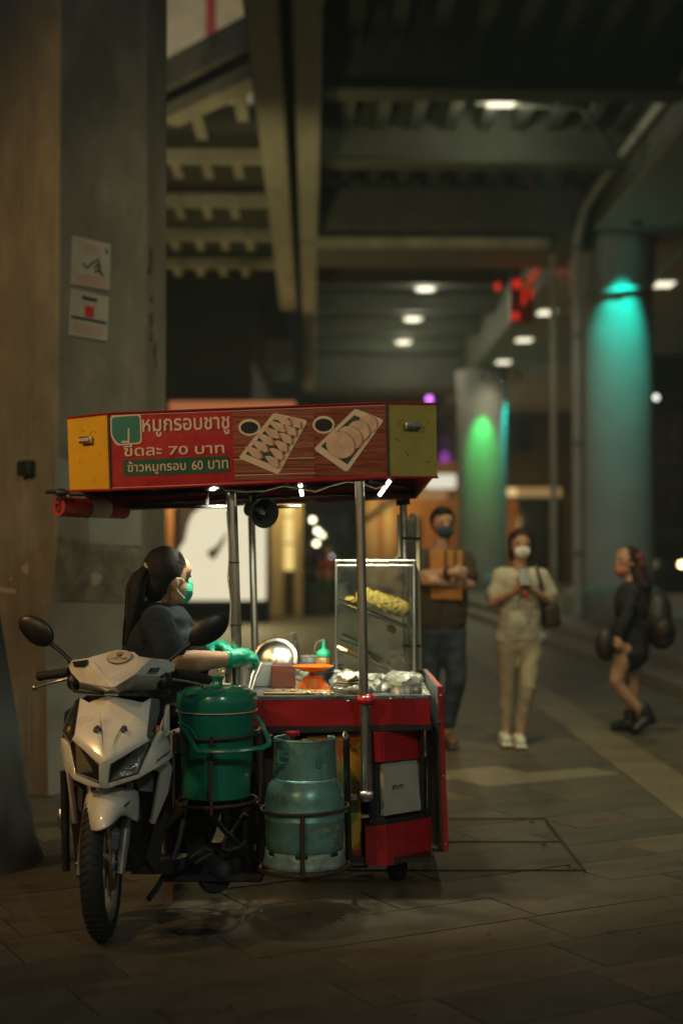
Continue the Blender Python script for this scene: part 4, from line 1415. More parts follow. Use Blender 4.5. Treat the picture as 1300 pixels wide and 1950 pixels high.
# gas cylinder
gc = thing('gas_cylinder', GC + V((0, 0, gb)), 'worn teal gas cylinder standing in the round rack', 'gas cylinder')
m = Matrix.Translation(GC)
zs = lambda py: zat(py, GC.y - .13)
obj('body', MB().lathe([(.10, gb + .03), (.135, gb + .045), (.152, gb + .075), (.155, gb + .11), (.155, zs(1568) - .004), (.157, zs(1568)), (.157, zs(1565)), (.155, zs(1565) + .004), (.155, zs(1530)), (.152, zs(1518)), (.142, zs(1503)), (.122, zs(1492)), (.09, zs(1484)), (.04, zs(1480)), (0, zs(1479))], 48, m), K['gas'], gc, 40)
# collar with openings: a ring of quads with some left out
mb = MB()
z0, z1 = zs(1488), zs(1414)
NA, NZ = 150, 36
holes = []
for i in range(NA):
    for k in range(NZ):
        a, h = (i + .5) * 360 / NA, (k + .5) / NZ
        d = lambda t: (a - t + 180) % 360 - 180
        if (abs(d(227)) < 14 and .45 < h < .78) or (d(300) / 8.5) ** 2 + ((h - .42) / .15) ** 2 < 1 or (abs(d(80)) < 40 and h > .55):
            continue
        q = []
        for ii, kk in ((i, k), (i + 1, k), (i + 1, k + 1), (i, k + 1)):
            r = .122 - .004 * (kk / NZ) + (.004 if kk == NZ else 0)
            q.append(GC + V((r * math.cos(R(ii * 360 / NA)), r * math.sin(R(ii * 360 / NA)), z0 + (z1 - z0) * kk / NZ)))
        mb.face(q)
obj('collar', mb, K['gas'], gc, 50, solid=.006, merge=.0005)
obj('collar_rim', MB().tube([GC + V((.118 * math.cos(R(a)), .118 * math.sin(R(a)), z1)) for a in range(128, 392, 6)], .0055, 8), K['gas'], gc, 60)
obj('valve', MB().lathe([(.02, zs(1479)), (.02, zs(1440)), (.012, zs(1436)), (.012, zs(1416)), (0, zs(1416))], 14, m).box(GC + V((-.03, 0, zs(1442))), (.07, .02, .02)), K['steel'], gc, 40)
obj('valve_wheel', MB().lathe([(.0, zs(1404)), (.028, zs(1404)), (.03, zs(1408)), (.028, zs(1412)), (0, zs(1412))], 16, Matrix.Translation(GC + V((-.05, .05, 0)))).tube([GC + V((-.05, .05, zs(1440))), GC + V((-.05, .05, zs(1408)))], .008, 6), K['redpaint'], gc, 40)
# foot ring with notches
mb = MB()
for i in range(60):
    a = (i + .5) * 6
    nt = any(abs((a - t + 180) % 360 - 180) < 9 for t in (215, 268, 322, 20, 90, 150))
    for k in range(4):
        if nt and k == 3:
            continue
        q = []
        for ii, kk in ((i, k), (i + 1, k), (i + 1, k + 1), (i, k + 1)):
            r = .158 - .006 * (kk / 4) + (.004 if kk == 0 else 0)
            q.append(GC + V((r * math.cos(R(ii * 6)), r * math.sin(R(ii * 6)), gb + .062 * kk / 4)))
        mb.face(q)
obj('foot_ring', mb, mat('worn_foot_paint', (.27, .40, .34), .45, .2, var=.35, scale=12, dirt=((.16, .12, .08), 9, .5, .75)), gc, 50, solid=.006, merge=.0005)
# worn white stencilled marks on the curved side
wornink = mat('worn_white_ink', (.42, .42, .33), .6, var=.3, scale=60)


def wrapped(name, s, a0, a1, z, h, r, m):
    o = lettering(name, s, m, gc, V((0, 0, 0)), V((1, 0, 0)), V((0, 0, 1)), V((0, -1, 0)), 1, 1, .0, 0)
    org = ORG[gc.name]
    for v in o.data.vertices:
        c = v.co + org
        a = R(a0 + (a1 - a0) * c.x)
        v.co = GC + V(((r + .0015) * math.cos(a), (r + .0015) * math.sin(a), z + h * c.z)) - org


mb = MB()
rr = random.Random(2)
cyl = lambda a, z: GC + V((.1565 * math.cos(R(a)), .1565 * math.sin(R(a)), z))
for k in range(9):                       # worn, unreadable brush lettering
    a = 288 + k * 2.6
    z = zs(1586)
    mb.tube([cyl(a, z + rr.uniform(0, .006)), cyl(a + rr.uniform(.2, 1.6), z + .012), cyl(a + rr.uniform(-.3, 1.2), z + rr.uniform(.016, .024))], .0013, 4)
    if k % 3 == 0:
        mb.tube([cyl(a, z - .002), cyl(a + 1.6, z - .004)], .0012, 4)
obj('worn_brush_marks', mb, wornink, gc, 0)
wrapped('worn_lettering', '1250', 318, 333, zs(1584), .020, .155, wornink)
wrapped('worn_lettering', '19', 314, 320, zs(1596), .012, .155, wornink)
wrapped('worn_lettering', '41', 314, 319, zs(1605), .010, .155, wornink)
wrapped('worn_lettering', '15', 312, 318, zs(1614), .010, .155, wornink)
wrapped('worn_lettering', '.51-11-60', 284, 326, zs(1432), .012, .120, wornink)

# horn loudspeaker under the roof
hp0, hp1 = W(446, 962, 6.05), W(504, 977, 5.93)
hd = (hp1 - hp0).normalized()
hd = (hd + V((.0, -.75, 0))).normalized()
q = hd.to_track_quat('Z', 'Y').to_matrix().to_4x4()
m = Matrix.Translation(hp1) @ q
L = .16
hs = thing('horn_speaker', hp1, 'black horn loudspeaker hanging under the cart roof beside the front post', 'loudspeaker')
obj('horn', MB().lathe([(.012, -L * .96), (.030, -L * .95), (.032, -L * .6), (.036, -L * .42), (.046, -L * .22), (.058, -.012), (.063, -.002), (.064, .001), (.060, .002), (.055, -.008), (.042, -L * .22), (.030, -L * .45), (0, -L * .5)], 40, m), mat('grey_horn', (.045, .052, .055), .32, var=.2, scale=10), hs, 50)
obj('driver', MB().lathe([(0, -.018), (.010, -.014), (.014, -.03), (.015, -.075)], 20, m, False), K['grey'], hs, 50)
obj('bracket', MB().tube([hp1 - hd * L * .7, hp1 - hd * L * .7 + V((0, .02, .075))], .012, 8).box(hp1 - hd * L * .7 + V((0, .02, .07)), (.05, .05, .012)), K['black'], hs, 30)

# rolled awning hanging at the left end
aw0, aw1 = W(112, 964, 6.22), W(238, 972, 6.5)
aw = thing('rolled_awning', aw0, 'rolled red and white striped awning hanging under the left end of the roof', 'awning')
ad = aw1 - aw0
awr = mat('red_awning', (.34, .03, .026), .6, var=.25, scale=8, bump=.4, bscale=20)
aww = mat('white_awning', (.72, .68, .58), .6, var=.15, scale=8, bump=.4, bscale=20)
for k, (a, b, r) in enumerate(((0, .42, .046), (.42, .72, .043), (.72, 1, .041))):
    N_ = 10
    pts = [aw0 + ad * (a + (b - a) * i / N_) for i in range(N_ + 1)]
    obj('roll', MB().tube(pts, [r * (1 + .04 * math.sin(i * 2.1 + k)) for i in range(N_ + 1)], 18, flat=.95), awr if k != 1 else aww, aw, 60)
obj('spiral_end', MB().tube([aw0 + V((-.004, -.003, 0)) + V((0, 0, 1)) * (.006 + .0055 * t) * math.sin(t * 1.3) + V((.5, -.6, 0)) * (.006 + .0055 * t) * math.cos(t * 1.3) for t in range(7)], .003, 5), K['leather'], aw, 60)
obj('rod', MB().tube([W(88, 937, 6.2), W(106, 937, 6.2), W(240, 940, 6.25)], .009, 8), K['black'], aw, 40)
obj('strap', MB().tube([W(112, 936, 6.19), W(116, 950, 6.17), W(126, 945, 6.17)], .011, 6).ell(W(117, 938, 6.17), (.03, .02, .018)), K['black'], aw, 40)
obj('strap', MB().tube([aw1 + V((-.03, 0, .09)), aw1 + V((-.03, -.04, .02)), aw1 + V((-.03, -.03, -.03))], .008, 6), K['black'], aw, 40)

CZ = ct0.z      # counter height


def cpos(px, Y):
    return V((W(px, 1300, Y).x, Y, CZ + .001))


# steel pot lid leaning at the back
c = W(523, 1258, 6.75)
q = V((-.25, -1, .25)).normalized().to_track_quat('Z', 'Y').to_matrix().to_4x4()
t = thing('pot_lid', c, 'round steel pot lid leaning upright behind the counter', 'pot lid')
m = Matrix.Translation(c) @ q
obj('dish', MB().lathe([(.108, -.006), (.112, .0), (.106, .004), (.095, .004), (.09, .012), (.05, .026), (0, .032)], 44, m), K['steel'], t, 40)
obj('knob', MB().lathe([(.012, .03), (.012, .045), (.022, .052), (.022, .06), (0, .063)], 18, m), K['chrome'], t, 40)
obj('handle_loop', MB().tube([m @ V((-.045, -.02, .03)), m @ V((-.03, -.035, .06)), m @ V((.03, -.035, .06)), m @ V((.045, -.02, .03))], .006, 8), K['chrome'], t, 60)
# pots and boxes
p = cpos(500, 6.42)
t = tag(obj('steel_box', MB().box(p + V((0, 0, .052)), (.09, .12, .104), None, .004), mat('dull_grey_box', (.22, .23, .22), .45, var=.2), sm=0), 'dull grey box on the counter left of the brown one', 'box')
p = cpos(540, 6.38)
t = tag(obj('wooden_box', MB().box(p + V((0, 0, .05)), (.104, .12, .1), None, .003), mat('brown_wood', (.13, .035, .022), .5, var=.35, scale=5, stretch=(1, 8, 8)), sm=0), 'dark red brown box on the counter left of the orange scale', 'box')
p = cpos(465, 6.5)
t = thing('stock_pot', p, 'steel pot at the left end of the counter under the green gloves', 'pot')
obj('body', MB().lathe([(.0, 0), (.085, 0), (.088, .006), (.088, .075), (.094, .08), (.094, .084), (.084, .082), (.084, .01), (0, .008)], 30, Matrix.Translation(p)), K['steel'], t, 40)
obj('handle', MB().tube([p + V((-.1, 0, .06)), p + V((-.115, 0, .064)), p + V((-.115, -.04, .064)), p + V((-.085, -.05, .06))], .006, 6), K['chrome'], t, 60)
tg = MB().tube(quad([(493, 1258, 6.3), (480, 1285, 6.25), (472, 1322, 6.2)]), [.006, .008, .007], 8).tube(quad([(498, 1262, 6.32), (486, 1290, 6.27), (476, 1322, 6.22)]), [.006, .008, .007], 8)
tag(obj('tongs', tg, mat('dull_steel', (.3, .29, .27), .45, .8, var=.2), sm=60), 'pair of steel tongs standing under the gloved hands', 'tongs')
# knife and foil wrapped blade
p0, p1, p2 = W(503, 1317, 6.02), W(542, 1319, 6.02), W(628, 1321, 6.0)
t = thing('cleaver', p1, 'black handled knife lying along the front of the counter', 'knife')
obj('handle', MB().tube([p0, p0.lerp(p1, .5), p1], [.011, .0125, .010], 10, flat=.8), K['blackplastic'], t, 50)
mb = MB()
rr = random.Random(5)
for i in range(16):
    a = p1.lerp(p2, i / 15.0)
    mb.box(a + V((0, rr.uniform(-.01, .01), rr.uniform(-.004, .005))), (.02, .03, rr.uniform(.006, .014)), Euler((rr.uniform(-.5, .5), rr.uniform(-.5, .5), rr.uniform(-.6, .6))), .002)
obj('blade_wrap', mb, mat('crumpled_foil', (.5, .47, .38), .28, .85, var=.3, scale=50), t, 0)
p = cpos(565, 6.04)
tag(obj('chopping_board', MB().box(p + V((.01, .02, .006)), (.30, .14, .012), None, .004), mat('board_wood', (.36, .19, .06), .55, var=.25, scale=5, stretch=(1, 9, 9)), sm=0), 'thin wooden board under the knife at the counter edge', 'board')
# orange kitchen scale
p = cpos(596, 6.18)
t = thing('kitchen_scale', p, 'orange kitchen scale with a round pan', 'kitchen scale')
mb = MB()
A = [(-.072, -.05), (.072, -.05), (.072, .05), (-.072, .05)]
Bq = [(-.036, -.03), (.036, -.03), (.036, .03), (-.036, .03)]
pts = [p + V((x, y, 0)) for x, y in A] + [p + V((x * .97, y * .97, .018)) for x, y in A] + [p + V((x, y, .064)) for x, y in Bq]
mb.mesh(pts, [(0, 1, 5, 4), (1, 2, 6, 5), (2, 3, 7, 6), (3, 0, 4, 7), (4, 5, 9, 8), (5, 6, 10, 9), (6, 7, 11, 10), (7, 4, 8, 11), (8, 9, 10, 11), (3, 2, 1, 0)])
obj('body', mb, K['orange'], t, 0, bevel=.006)
obj('stem', MB().lathe([(.009, .06), (.009, .088)], 12, Matrix.Translation(p)), mat('red_stem', (.6, .04, .01), .4), t, 40)
obj('pan', MB().lathe([(.0, .085), (.05, .086), (.085, .104), (.089, .108), (.085, .109), (.05, .092), (0, .090)], 40, Matrix.Translation(p)), K['orange'], t, 50)
obj('dial', MB().lathe([(0, .003), (.026, .003), (.028, 0)], 20, Matrix.Translation(p + V((0, -.042, .034))) @ Matrix.Rotation(R(70), 4, 'X')), mat('dial_face', (.62, .2, .03), .4), t, 30)
# sauce bottle
p = cpos(616, 6.62)
t = thing('sauce_bottle', p, 'squeeze bottle of brown sauce with a teal nozzle cap', 'bottle')
m = Matrix.Translation(p)
obj('body', MB().lathe([(0, 0), (.036, 0), (.038, .006), (.038, .058), (.037, .06)], 28, m), mat('dark_sauce', (.03, .018, .014), .25, var=.2), t, 40)
obj('upper_body', MB().lathe([(.038, .0605), (.038, .105), (.033, .114), (.030, .116)], 28, m), mat('brown_sauce', (.36, .17, .055), .3, var=.15, coat=.4), t, 40)
cp = mat('teal_cap', (.04, .52, .33), .35, var=.1)
obj('cap', MB().lathe([(.034, .117), (.035, .120), (.034, .137), (.026, .146), (.010, .152), (.007, .17), (.005, .195), (0, .197)], 28, m), cp, t, 40)
obj('cap_strap', MB().tube([p + V((-.03, -.012, .125)), p + V((-.042, -.012, .15)), p + V((-.034, -.008, .182)), p + V((-.006, 0, .196))], .0025, 5), K['bag'], t, 60)
# spatula and its holder, clear tub, blue tray, dark pot
p = cpos(562, 6.78)
t = thing('spatula', W(566, 1260, 6.78), 'steel slotted spatula standing behind the counter', 'spatula')
obj('handle', MB().tube(quad([(570, 1292, 6.78), (568, 1240, 6.78), (565, 1222, 6.78)]), .0055, 8), K['steel'], t, 60)
bl = quad([(562, 1224, 6.78), (569, 1221, 6.78), (562, 1203, 6.74), (553, 1207, 6.74)])
obj('blade', MB().slab(bl, (0, .004, 0), .001), K['steel'], t, 0)
p = cpos(575, 6.5)
t = thing('clear_tub', p, 'clear plastic tub of scraps behind the orange scale', 'tub')
obj('wall', MB().lathe([(.046, .0), (.054, .082), (.057, .083)], 24, Matrix.Translation(p), False), K['bag'], t, 40)
mb = MB()
for i in range(14):
    mb.ell(p + V((rr.uniform(-.03, .03), rr.uniform(-.03, .03), .02 + rr.uniform(0, .05))), (.016, .012, .012), Euler((rr.random() * 3, rr.random() * 3, 0)), 8, 6)
obj('scraps', mb, mat('grey_scraps', (.33, .32, .26), .6, var=.5, scale=30), t, 60)['kind'] = 'stuff'
p = cpos(612, 6.84)
t = thing('blue_tray', p, 'blue plastic tray at the back of the counter', 'tray')
obj('base', MB().box(p + V((0, 0, .03)), (.2, .1, .06), None, .006), mat('blue_plastic', (.015, .07, .20), .4, var=.15), t, 0)
obj('rim', MB().box(p + V((0, 0, .066)), (.215, .115, .01), None, .003), mat('blue_rim', (.02, .09, .25), .4, var=.1), t, 0)
p = cpos(612, 6.45)
tag(obj('black_pot', MB().lathe([(0, 0), (.05, 0), (.056, .01), (.056, .055), (.06, .06), (.05, .06), (.046, .02), (0, .018)], 26, Matrix.Translation(p)), K['blackplastic'], sm=40), 'small black pot hidden behind the orange scale', 'pot')
# glass display case
cs = thing('display_case', cpos(714, 6.66), 'glass display case with two tilted shelves on the counter', 'display case')
d0, d1 = 6.50, 6.80
xl0, xr0 = W(640, 1180, d0).x, W(789, 1180, d0).x
ztop = W(700, 1068, d0).z
rim = MB()
for x in (xl0, xr0):
    for y in (d0, d1):
        rim.tube([V((x, y, CZ)), V((x, y, ztop))], .006 if x == xl0 else .0085, 8)
for z in (ztop, ztop - .022):
    rim.tube([V((xl0, d0, z)), V((xr0, d0, z)), V((xr0, d1, z)), V((xl0, d1, z))], .0065, 8, closed=True)
rim.tube([V((xl0, d0, CZ + .006)), V((xr0, d0, CZ + .006))], .006, 8)
obj('frame', rim, K['chrome'], cs, 40)
for a, b in (((xl0, d0), (xr0, d0)), ((xl0, d1), (xr0, d1)), ((xl0, d0), (xl0, d1)), ((xr0, d0), (xr0, d1))):
    obj('pane', MB().slab([V((*a, CZ + .008)), V((*b, CZ + .008)), V((*b, ztop - .026)), V((*a, ztop - .026))], ((0, .003, 0) if a[1] == b[1] else (.003, 0, 0))), K['glass'], cs, 0)
obj('roof_pane', MB().box(((xl0 + xr0) / 2, (d0 + d1) / 2, ztop), (xr0 - xl0 - .012, d1 - d0 - .012, .004)), K['glass'], cs, 0)


def shelf(pl, pr):
    a, b = W(*pl, d0 + .01), W(*pr, d0 + .01)
    a.x, b.x = max(a.x, xl0 + .006), min(b.x, xr0 - .006)
    o = obj('shelf', MB().slab([a, b, b + V((0, .26, .0)), a + V((0, .26, 0))], (0, 0, -.004)), K['glass'], cs, 0)
    obj('shelf_edge', MB().tube([a, b], .0045, 6), K['steel'], o, 40)
    obj('shelf_clip', MB().box(a, (.02, .02, .014)).box(b, (.02, .02, .014)), K['printcream'], o, 0)
    return a, b


sa, sb = shelf((641, 1148), (786, 1200))
sc_, sd = shelf((642, 1236), (745, 1276))


def leaf(a, b, lift, w, label, curl=.02):
    n = 10
    mb = MB()
    L_, R_ = [], []
    for i in range(n + 1):
        t_ = i / n
        c = a.lerp(b, t_) + V((0, .10, lift + curl * math.sin(t_ * 5)))
        ww = w * math.sin(math.pi * min(1, .15 + t_ * .8)) ** .5
        L_.append(mb.bm.verts.new(c + V((0, -ww, .012))))
        R_.append(mb.bm.verts.new(c + V((0, ww, .012))))
    C_ = [mb.bm.verts.new((L_[i].co + R_[i].co) / 2 + V((0, 0, -.01))) for i in range(n + 1)]
    for i in range(n):
        mb.bm.faces.new([L_[i], L_[i + 1], C_[i + 1], C_[i]])
        mb.bm.faces.new([C_[i], C_[i + 1], R_[i + 1], R_[i]])
    return tag(obj('banana_leaf', mb, K['leaf'], sm=60, solid=.002), label, 'leaf')


leaf(sa + V((.01, 0, .004)), sb + V((-.02, 0, .006)), .004, .085, 'long green leaf under the crispy pork on the upper shelf', .004)
leaf(sc_ + V((.01, 0, .02)), sd + V((-.0, 0, .012)), .012, .08, 'dark green leaf lying on the lower shelf of the glass case', .01)
leaf(sc_ + V((.02, .03, .045)), sd + V((-.05, .02, .02)), .012, .06, 'second leaf curled above the one on the lower shelf', .014)
# crispy pork: lumpy roll of crackling
pa, pb = W(692, 1135, 6.61), W(766, 1159, 6.61)
sh_ = [('c', pa, pb, .037, .040), ('c', W(682, 1141, 6.61), W(692, 1138, 6.6), .016, .026)]
rr = random.Random(9)
ax = (pb - pa).normalized()
ay = V((0, 1, 0))
az = ax.cross(ay)
for i in range(110):
    t_ = rr.uniform(-.04, 1.04)
    a = rr.uniform(0, 6.28)
    c = pa.lerp(pb, t_) + (ay * math.cos(a) + az * math.sin(a)) * .036
    s = rr.uniform(.006, .012)
    sh_.append(('e', c, (s, s * 1.1, s)))
cpk = blob('crispy_pork', sh_, .0035, K['pork'], None, 1)
tag(cpk, 'golden crackling pork roll on the upper shelf of the glass case', 'roast pork')
for k, (x_, y_) in enumerate(((664, 1141), (676, 1147))):
    p = W(x_, y_, 6.6 + .07 * k)
    tag(blob('pork_piece', [('e', p, (.022, .02, .014)), ('e', p + V((.014, .01, .003)), (.014, .018, .012))], .004, K['pork'], None, 1), ['chunk of crackling pork at the left end of the upper shelf', 'second chunk of pork between the first and the big roll'][k], 'roast pork')
p = W(744, 1196, 6.62)
tag(blob('pork_scrap', [('e', p, (.02, .02, .018)), ('e', p + V((.012, 0, -.012)), (.012, .012, .014))], .004, K['pork'], None, 1), 'small piece of fried pork hanging under the upper shelf', 'roast pork')
tag(obj('wooden_pick', MB().tube(quad([(756, 1240, 6.58), (770, 1265, 6.58)]), .006, 6), K['printcream'], sm=40), 'pale wooden tongs handle standing on the lower shelf', 'tongs')

# stacked plates in plastic film, steel bowl with a bag over it
p = cpos(668, 6.05)
t = thing('plate_stack', p, 'stack of foil plates wrapped in thin plastic film', 'plates')
for k in range(5):
    r = .075 - .004 * abs(k - 2)
    obj('plate', MB().lathe([(0, .004), (r * .7, .003), (r, .009), (r + .003, .011), (r, .0125), (r * .7, .007), (0, .006)], 30, Matrix.Translation(p + V((rr.uniform(-.004, .004), rr.uniform(-.004, .004), k * .0105)))), K['steel'] if k < 4 else K['plate'], t, 40)


def film(name, c, rx, ry, h, m, parent, seed, nn=26, nv=10, crumple=.012, top=.2):
    mb = MB()
    rings = []
    for j in range(nv + 1):
        v = j / nv
        rr_ = (1 - v ** 3 * (1 - top))
        ring_ = []
        for i in range(nn):
            a = 2 * math.pi * i / nn
            p_ = V((c.x + rx * rr_ * math.cos(a), c.y + ry * rr_ * math.sin(a), c.z + h * v))
            nz = noise.noise_vector(p_ * 38 + V((seed, 0, 0)))
            ring_.append(mb.bm.verts.new(p_ + V((nz.x, nz.y, nz.z * (.2 if j == 0 else 1))) * crumple))
        rings.append(ring_)
    for A_, B_ in zip(rings, rings[1:]):
        for i in range(nn):
            mb.bm.faces.new([A_[i], A_[(i + 1) % nn], B_[(i + 1) % nn], B_[i]])
    mb.bm.faces.new(rings[-1])
    return obj(name, mb, m, parent, 25)


milky = thin_clear('milky_film', (.92, .92, .88), .42, .18)
film('film_wrap', p + V((0, 0, .002)), .088, .088, .066, K['bag'], t, 3)
p2 = p + V((.0, -.01, .062))
film('napkin', p2, .07, .06, .03, mat('white_tissue', (.62, .60, .54), .8, var=.1), t, 8, crumple=.02)
tag(film('plastic_bag', cpos(716, 6.14), .075, .09, .075, milky, None, 12, crumple=.03), 'crumpled clear plastic bag between the wrapped plates and steel bowl', 'plastic bag')
p = cpos(771, 6.08)
t = thing('steel_bowl', p, 'shallow steel bowl at the right corner of the counter', 'bowl')
obj('bowl', MB().lathe([(0, 0), (.068, 0), (.071, .004), (.071, .036), (.075, .04), (.067, .039), (.066, .008), (0, .006)], 36, Matrix.Translation(p)), K['chrome'], t, 40)
b_ = film('plastic_bag', p + V((-.005, .01, .041)), .085, .085, .042, milky, None, 20, crumple=.018, top=.75)
tag(b_, 'milky plastic bag spread over the steel bowl', 'plastic bag')
p = cpos(655, 6.4)
tag(film('plastic_bag', p, .06, .05, .07, milky, None, 31, crumple=.03), 'crumpled plastic bag behind the wrapped plates at the case corner', 'plastic bag')
p = cpos(700, 6.36)
tag(film('tissue_pack', p, .07, .04, .055, mat('soft_white_pack', (.6, .58, .52), .7, var=.1), None, 41, crumple=.012, top=.7), 'soft white tissue pack behind the counter post', 'tissue pack')
p = cpos(636, 6.86)
t = thing('chilli_jar', p, 'small jar with a red lid beside the blue tray', 'jar')
obj('body', MB().lathe([(0, 0), (.022, 0), (.024, .006), (.024, .05), (.02, .055)], 20, Matrix.Translation(p)), mat('chilli_sauce', (.30, .07, .02), .25, var=.3, coat=.4), t, 40)
obj('lid', MB().lathe([(.023, .056), (.024, .06), (.024, .07), (0, .071)], 20, Matrix.Translation(p)), K['redpaint'], t, 40)
p = cpos(588, 6.86)
t = thing('tub_stack', p, 'two pale foam tubs stacked behind the blue tray', 'tubs')
for k in range(2):
    obj('tub', MB().lathe([(0, .002), (.034, .002), (.042, .045), (.046, .047), (.040, .043), (.032, .006), (0, .006)], 22, Matrix.Translation(p + V((-.0, .06, .012 + k * .04)))), mat('foam_white%d' % k, (.6, .57, .48), .7, var=.08), t, 40)
p = cpos(487, 6.78)
t = thing('steel_cup', p, 'steel cup behind the grey box at the foot of the pot lid', 'cup')
obj('cup', MB().lathe([(0, 0), (.03, 0), (.036, .075), (.038, .077), (.034, .074), (.028, .006), (0, .004)], 24, Matrix.Translation(p)), K['steel'], t, 40)
# litter on the ground
c = G(690, 1681)
tag(obj('paper_scrap', MB().slab([c + V((-.05, .0, .022)), c + V((.04, -.015, .018)), c + V((.05, .02, .03)), c + V((-.03, .03, .02))], (0, 0, .003)), K['paper'], sm=0), 'scrap of pale paper on the ground under the cart', 'litter')

# ------------------------------------------------------------------ the scooter
YS = 5.05
sc = thing('scooter', G(190, 1800), 'white scooter with dark mirrors parked at the left end of the cart', 'scooter')


def z3(pts):
    """points read off an enlargement of the scooter's front: (x, y, distance)"""
    return [W(30 + x / 3.095, 1130 + y / 3.095, Y) for x, y, Y in pts]


def z4(pts):
    return [W(90 + x / 3.421, 1450 + y / 3.421, Y) for x, y, Y in pts]


def panel(name, pts, faces, m, th=.012, bev=.003, parent=sc, sm=25):
    mb = MB().mesh(pts, faces)
    bmesh.ops.recalc_face_normals(mb.bm, faces=mb.bm.faces)
    # normals towards the eye
    for f in mb.bm.faces:
        if f.normal.y > .05:
            f.normal_flip()
    o = obj(name, mb, m, parent, sm)
    s = o.modifiers.new('t', 'SOLIDIFY')
    s.thickness = th
    s.offset = -1
    if bev:
        s = o.modifiers.new('b', 'BEVEL')
        s.width = bev
        s.segments = 2
        s.limit_method = 'ANGLE'
        s.angle_limit = R(12)
    return o


# handlebar cover
hc = z3([(520, 350, 5.18), (600, 328, 5.20), (700, 343, 5.19), (728, 368, 5.18), (503, 428, 5.11), (715, 415, 5.11), (575, 556, 4.93),
         (430, 376, 5.17), (315, 392, 5.32), (308, 425, 5.30), (322, 464, 5.23), (372, 522, 5.13), (376, 566, 5.20), (530, 590, 5.14),
         (800, 380, 5.17), (900, 390, 5.29), (943, 408, 5.34), (937, 456, 5.29), (850, 492, 5.20), (915, 545, 5.29), (862, 569, 5.27), (615, 592, 5.14), (700, 482, 5.03), (345, 545, 5.22)])
hcf = [(4, 0, 1, 2, 3, 5), (4, 5, 6), (7, 4, 6), (8, 7, 6, 11, 10, 9), (11, 6, 13, 12), (5, 14, 22), (5, 22, 6), (14, 15, 16, 17, 18, 22), (22, 18, 19, 20, 21), (22, 21, 6), (6, 21, 13), (3, 14, 5), (0, 4, 7)]
hcov = panel('handlebar_cover', hc, hcf, K['white'], .02, .004)
mb = MB()
mb.slab(z3([(470, 385, 5.30), (520, 350, 5.30), (730, 360, 5.30), (800, 385, 5.30), (900, 400, 5.34), (900, 545, 5.32), (700, 590, 5.2), (530, 588, 5.2), (380, 560, 5.26), (330, 450, 5.32), (330, 395, 5.34)]), (0, .10, 0), .01)
obj('headset', mb, K['blackplastic'], sc, 30)
# recessed vents, round emblem, small badge on the cover
obj('vent', MB().slab(z3([(335, 403, 5.255), (425, 390, 5.155), (420, 415, 5.135), (395, 430, 5.15), (345, 432, 5.23)]), (0, .006, 0)), K['blackplastic'], hcov, 0)
e0, e1, e2 = z3([(503, 428, 5.108), (715, 415, 5.108), (600, 330, 5.198)])
eu = (e1 - e0).normalized()
ev = (e2 - e0)
ev = (ev - eu * ev.dot(eu)).normalized()
en = eu.cross(ev).normalized()
ec = z3([(614, 384, 5.15)])[0]
# put the emblem centre on the plate's plane
ec = ec + en * ((e0 - ec).dot(en) + .0035)


def plane_poly(name, pts, m, lift, parent=hcov):
    return obj(name, MB().slab([ec + eu * x + ev * y + en * lift for x, y in pts], en * -.0008), m, parent, 0)


circ = lambda r, n=40, sy=1.0: [(r * math.cos(2 * math.pi * k / n), r * sy * math.sin(2 * math.pi * k / n)) for k in range(n)]
SY = 1.0
plane_poly('emblem_ring', circ(.0445, 40, SY), ink, .001)
plane_poly('emblem_disc', circ(.0425, 40, SY), mat('emblem_tan', (.52, .43, .33), .4, var=.1), .0022)
mb = MB()


def stroke(pts, r):
    mb.tube([ec + eu * x + ev * y + en * .0032 for x, y in pts], r, 6, flat=.3)


stroke([(-.004, .006), (-.0015, .012), (.003, .013), (.004, .008), (.0, .005), (-.007, .007), (-.010, .014), (-.006, .022), (.003, .025), (.010, .020), (.010, .011), (.005, .003), (.000, -.003), (-.008, -.004)], .0022)
stroke([(.000, -.003), (.007, -.008), (.012, -.016), (.022, -.019), (.030, -.017)], .0024)
stroke([(-.005, -.003), (-.014, -.008), (-.024, -.012), (-.030, -.012)], .0016)
stroke([(-.020, -.017), (-.006, -.019), (.006, -.018), (.014, -.022)], .0008)
stroke([(.012, -.012), (.020, -.013), (.026, -.010)], .0013)
stroke([(-.006, -.003), (-.008, -.012)], .0015)
obj('emblem_sign', mb, ink, hcov, 60)
obj('badge', MB().slab(z3([(780, 462, 5.085), (795, 441, 5.095), (852, 438, 5.17), (838, 463, 5.155)]), (0, .01, 0)), ink, hcov, 0)
obj('badge_print', MB().slab(z3([(796, 458, 5.09), (806, 447, 5.095), (836, 445, 5.14), (828, 459, 5.13)]), (0, .01, 0)), K['grey'], hcov, 0)
# front cowl: shield, side strips, chin, outer wings
sp = z3([(378, 612, 5.17), (540, 597, 5.12), (800, 612, 5.17), (345, 832, 5.03), (775, 842, 5.03), (525, 985, 4.93), (432, 640, 5.125), (748, 640, 5.125), (470, 800, 5.02), (655, 795, 5.02), (560, 700, 5.055)])
shield = panel('front_shield', sp, [(0, 6, 8, 5, 3), (6, 1, 10, 8), (1, 7, 9, 10), (8, 10, 9, 5), (7, 2, 4, 5, 9)], K['white'], .014, .004)
for x, y in ((480, 808), (637, 808)):
    q = z3([(x, y, 5.012)])[0]
    obj('bolt', MB().lathe([(0, .012), (.006, .011), (.009, .004), (.010, 0), (.010, -.02)], 12, Matrix.Translation(q) @ Matrix.Rotation(R(100), 4, 'X')), K['chrome'], shield, 40)
    obj('bolt_washer', MB().lathe([(.010, .003), (.0135, .001), (.0135, -.02)], 12, Matrix.Translation(q) @ Matrix.Rotation(R(100), 4, 'X')), K['black'], shield, 40)
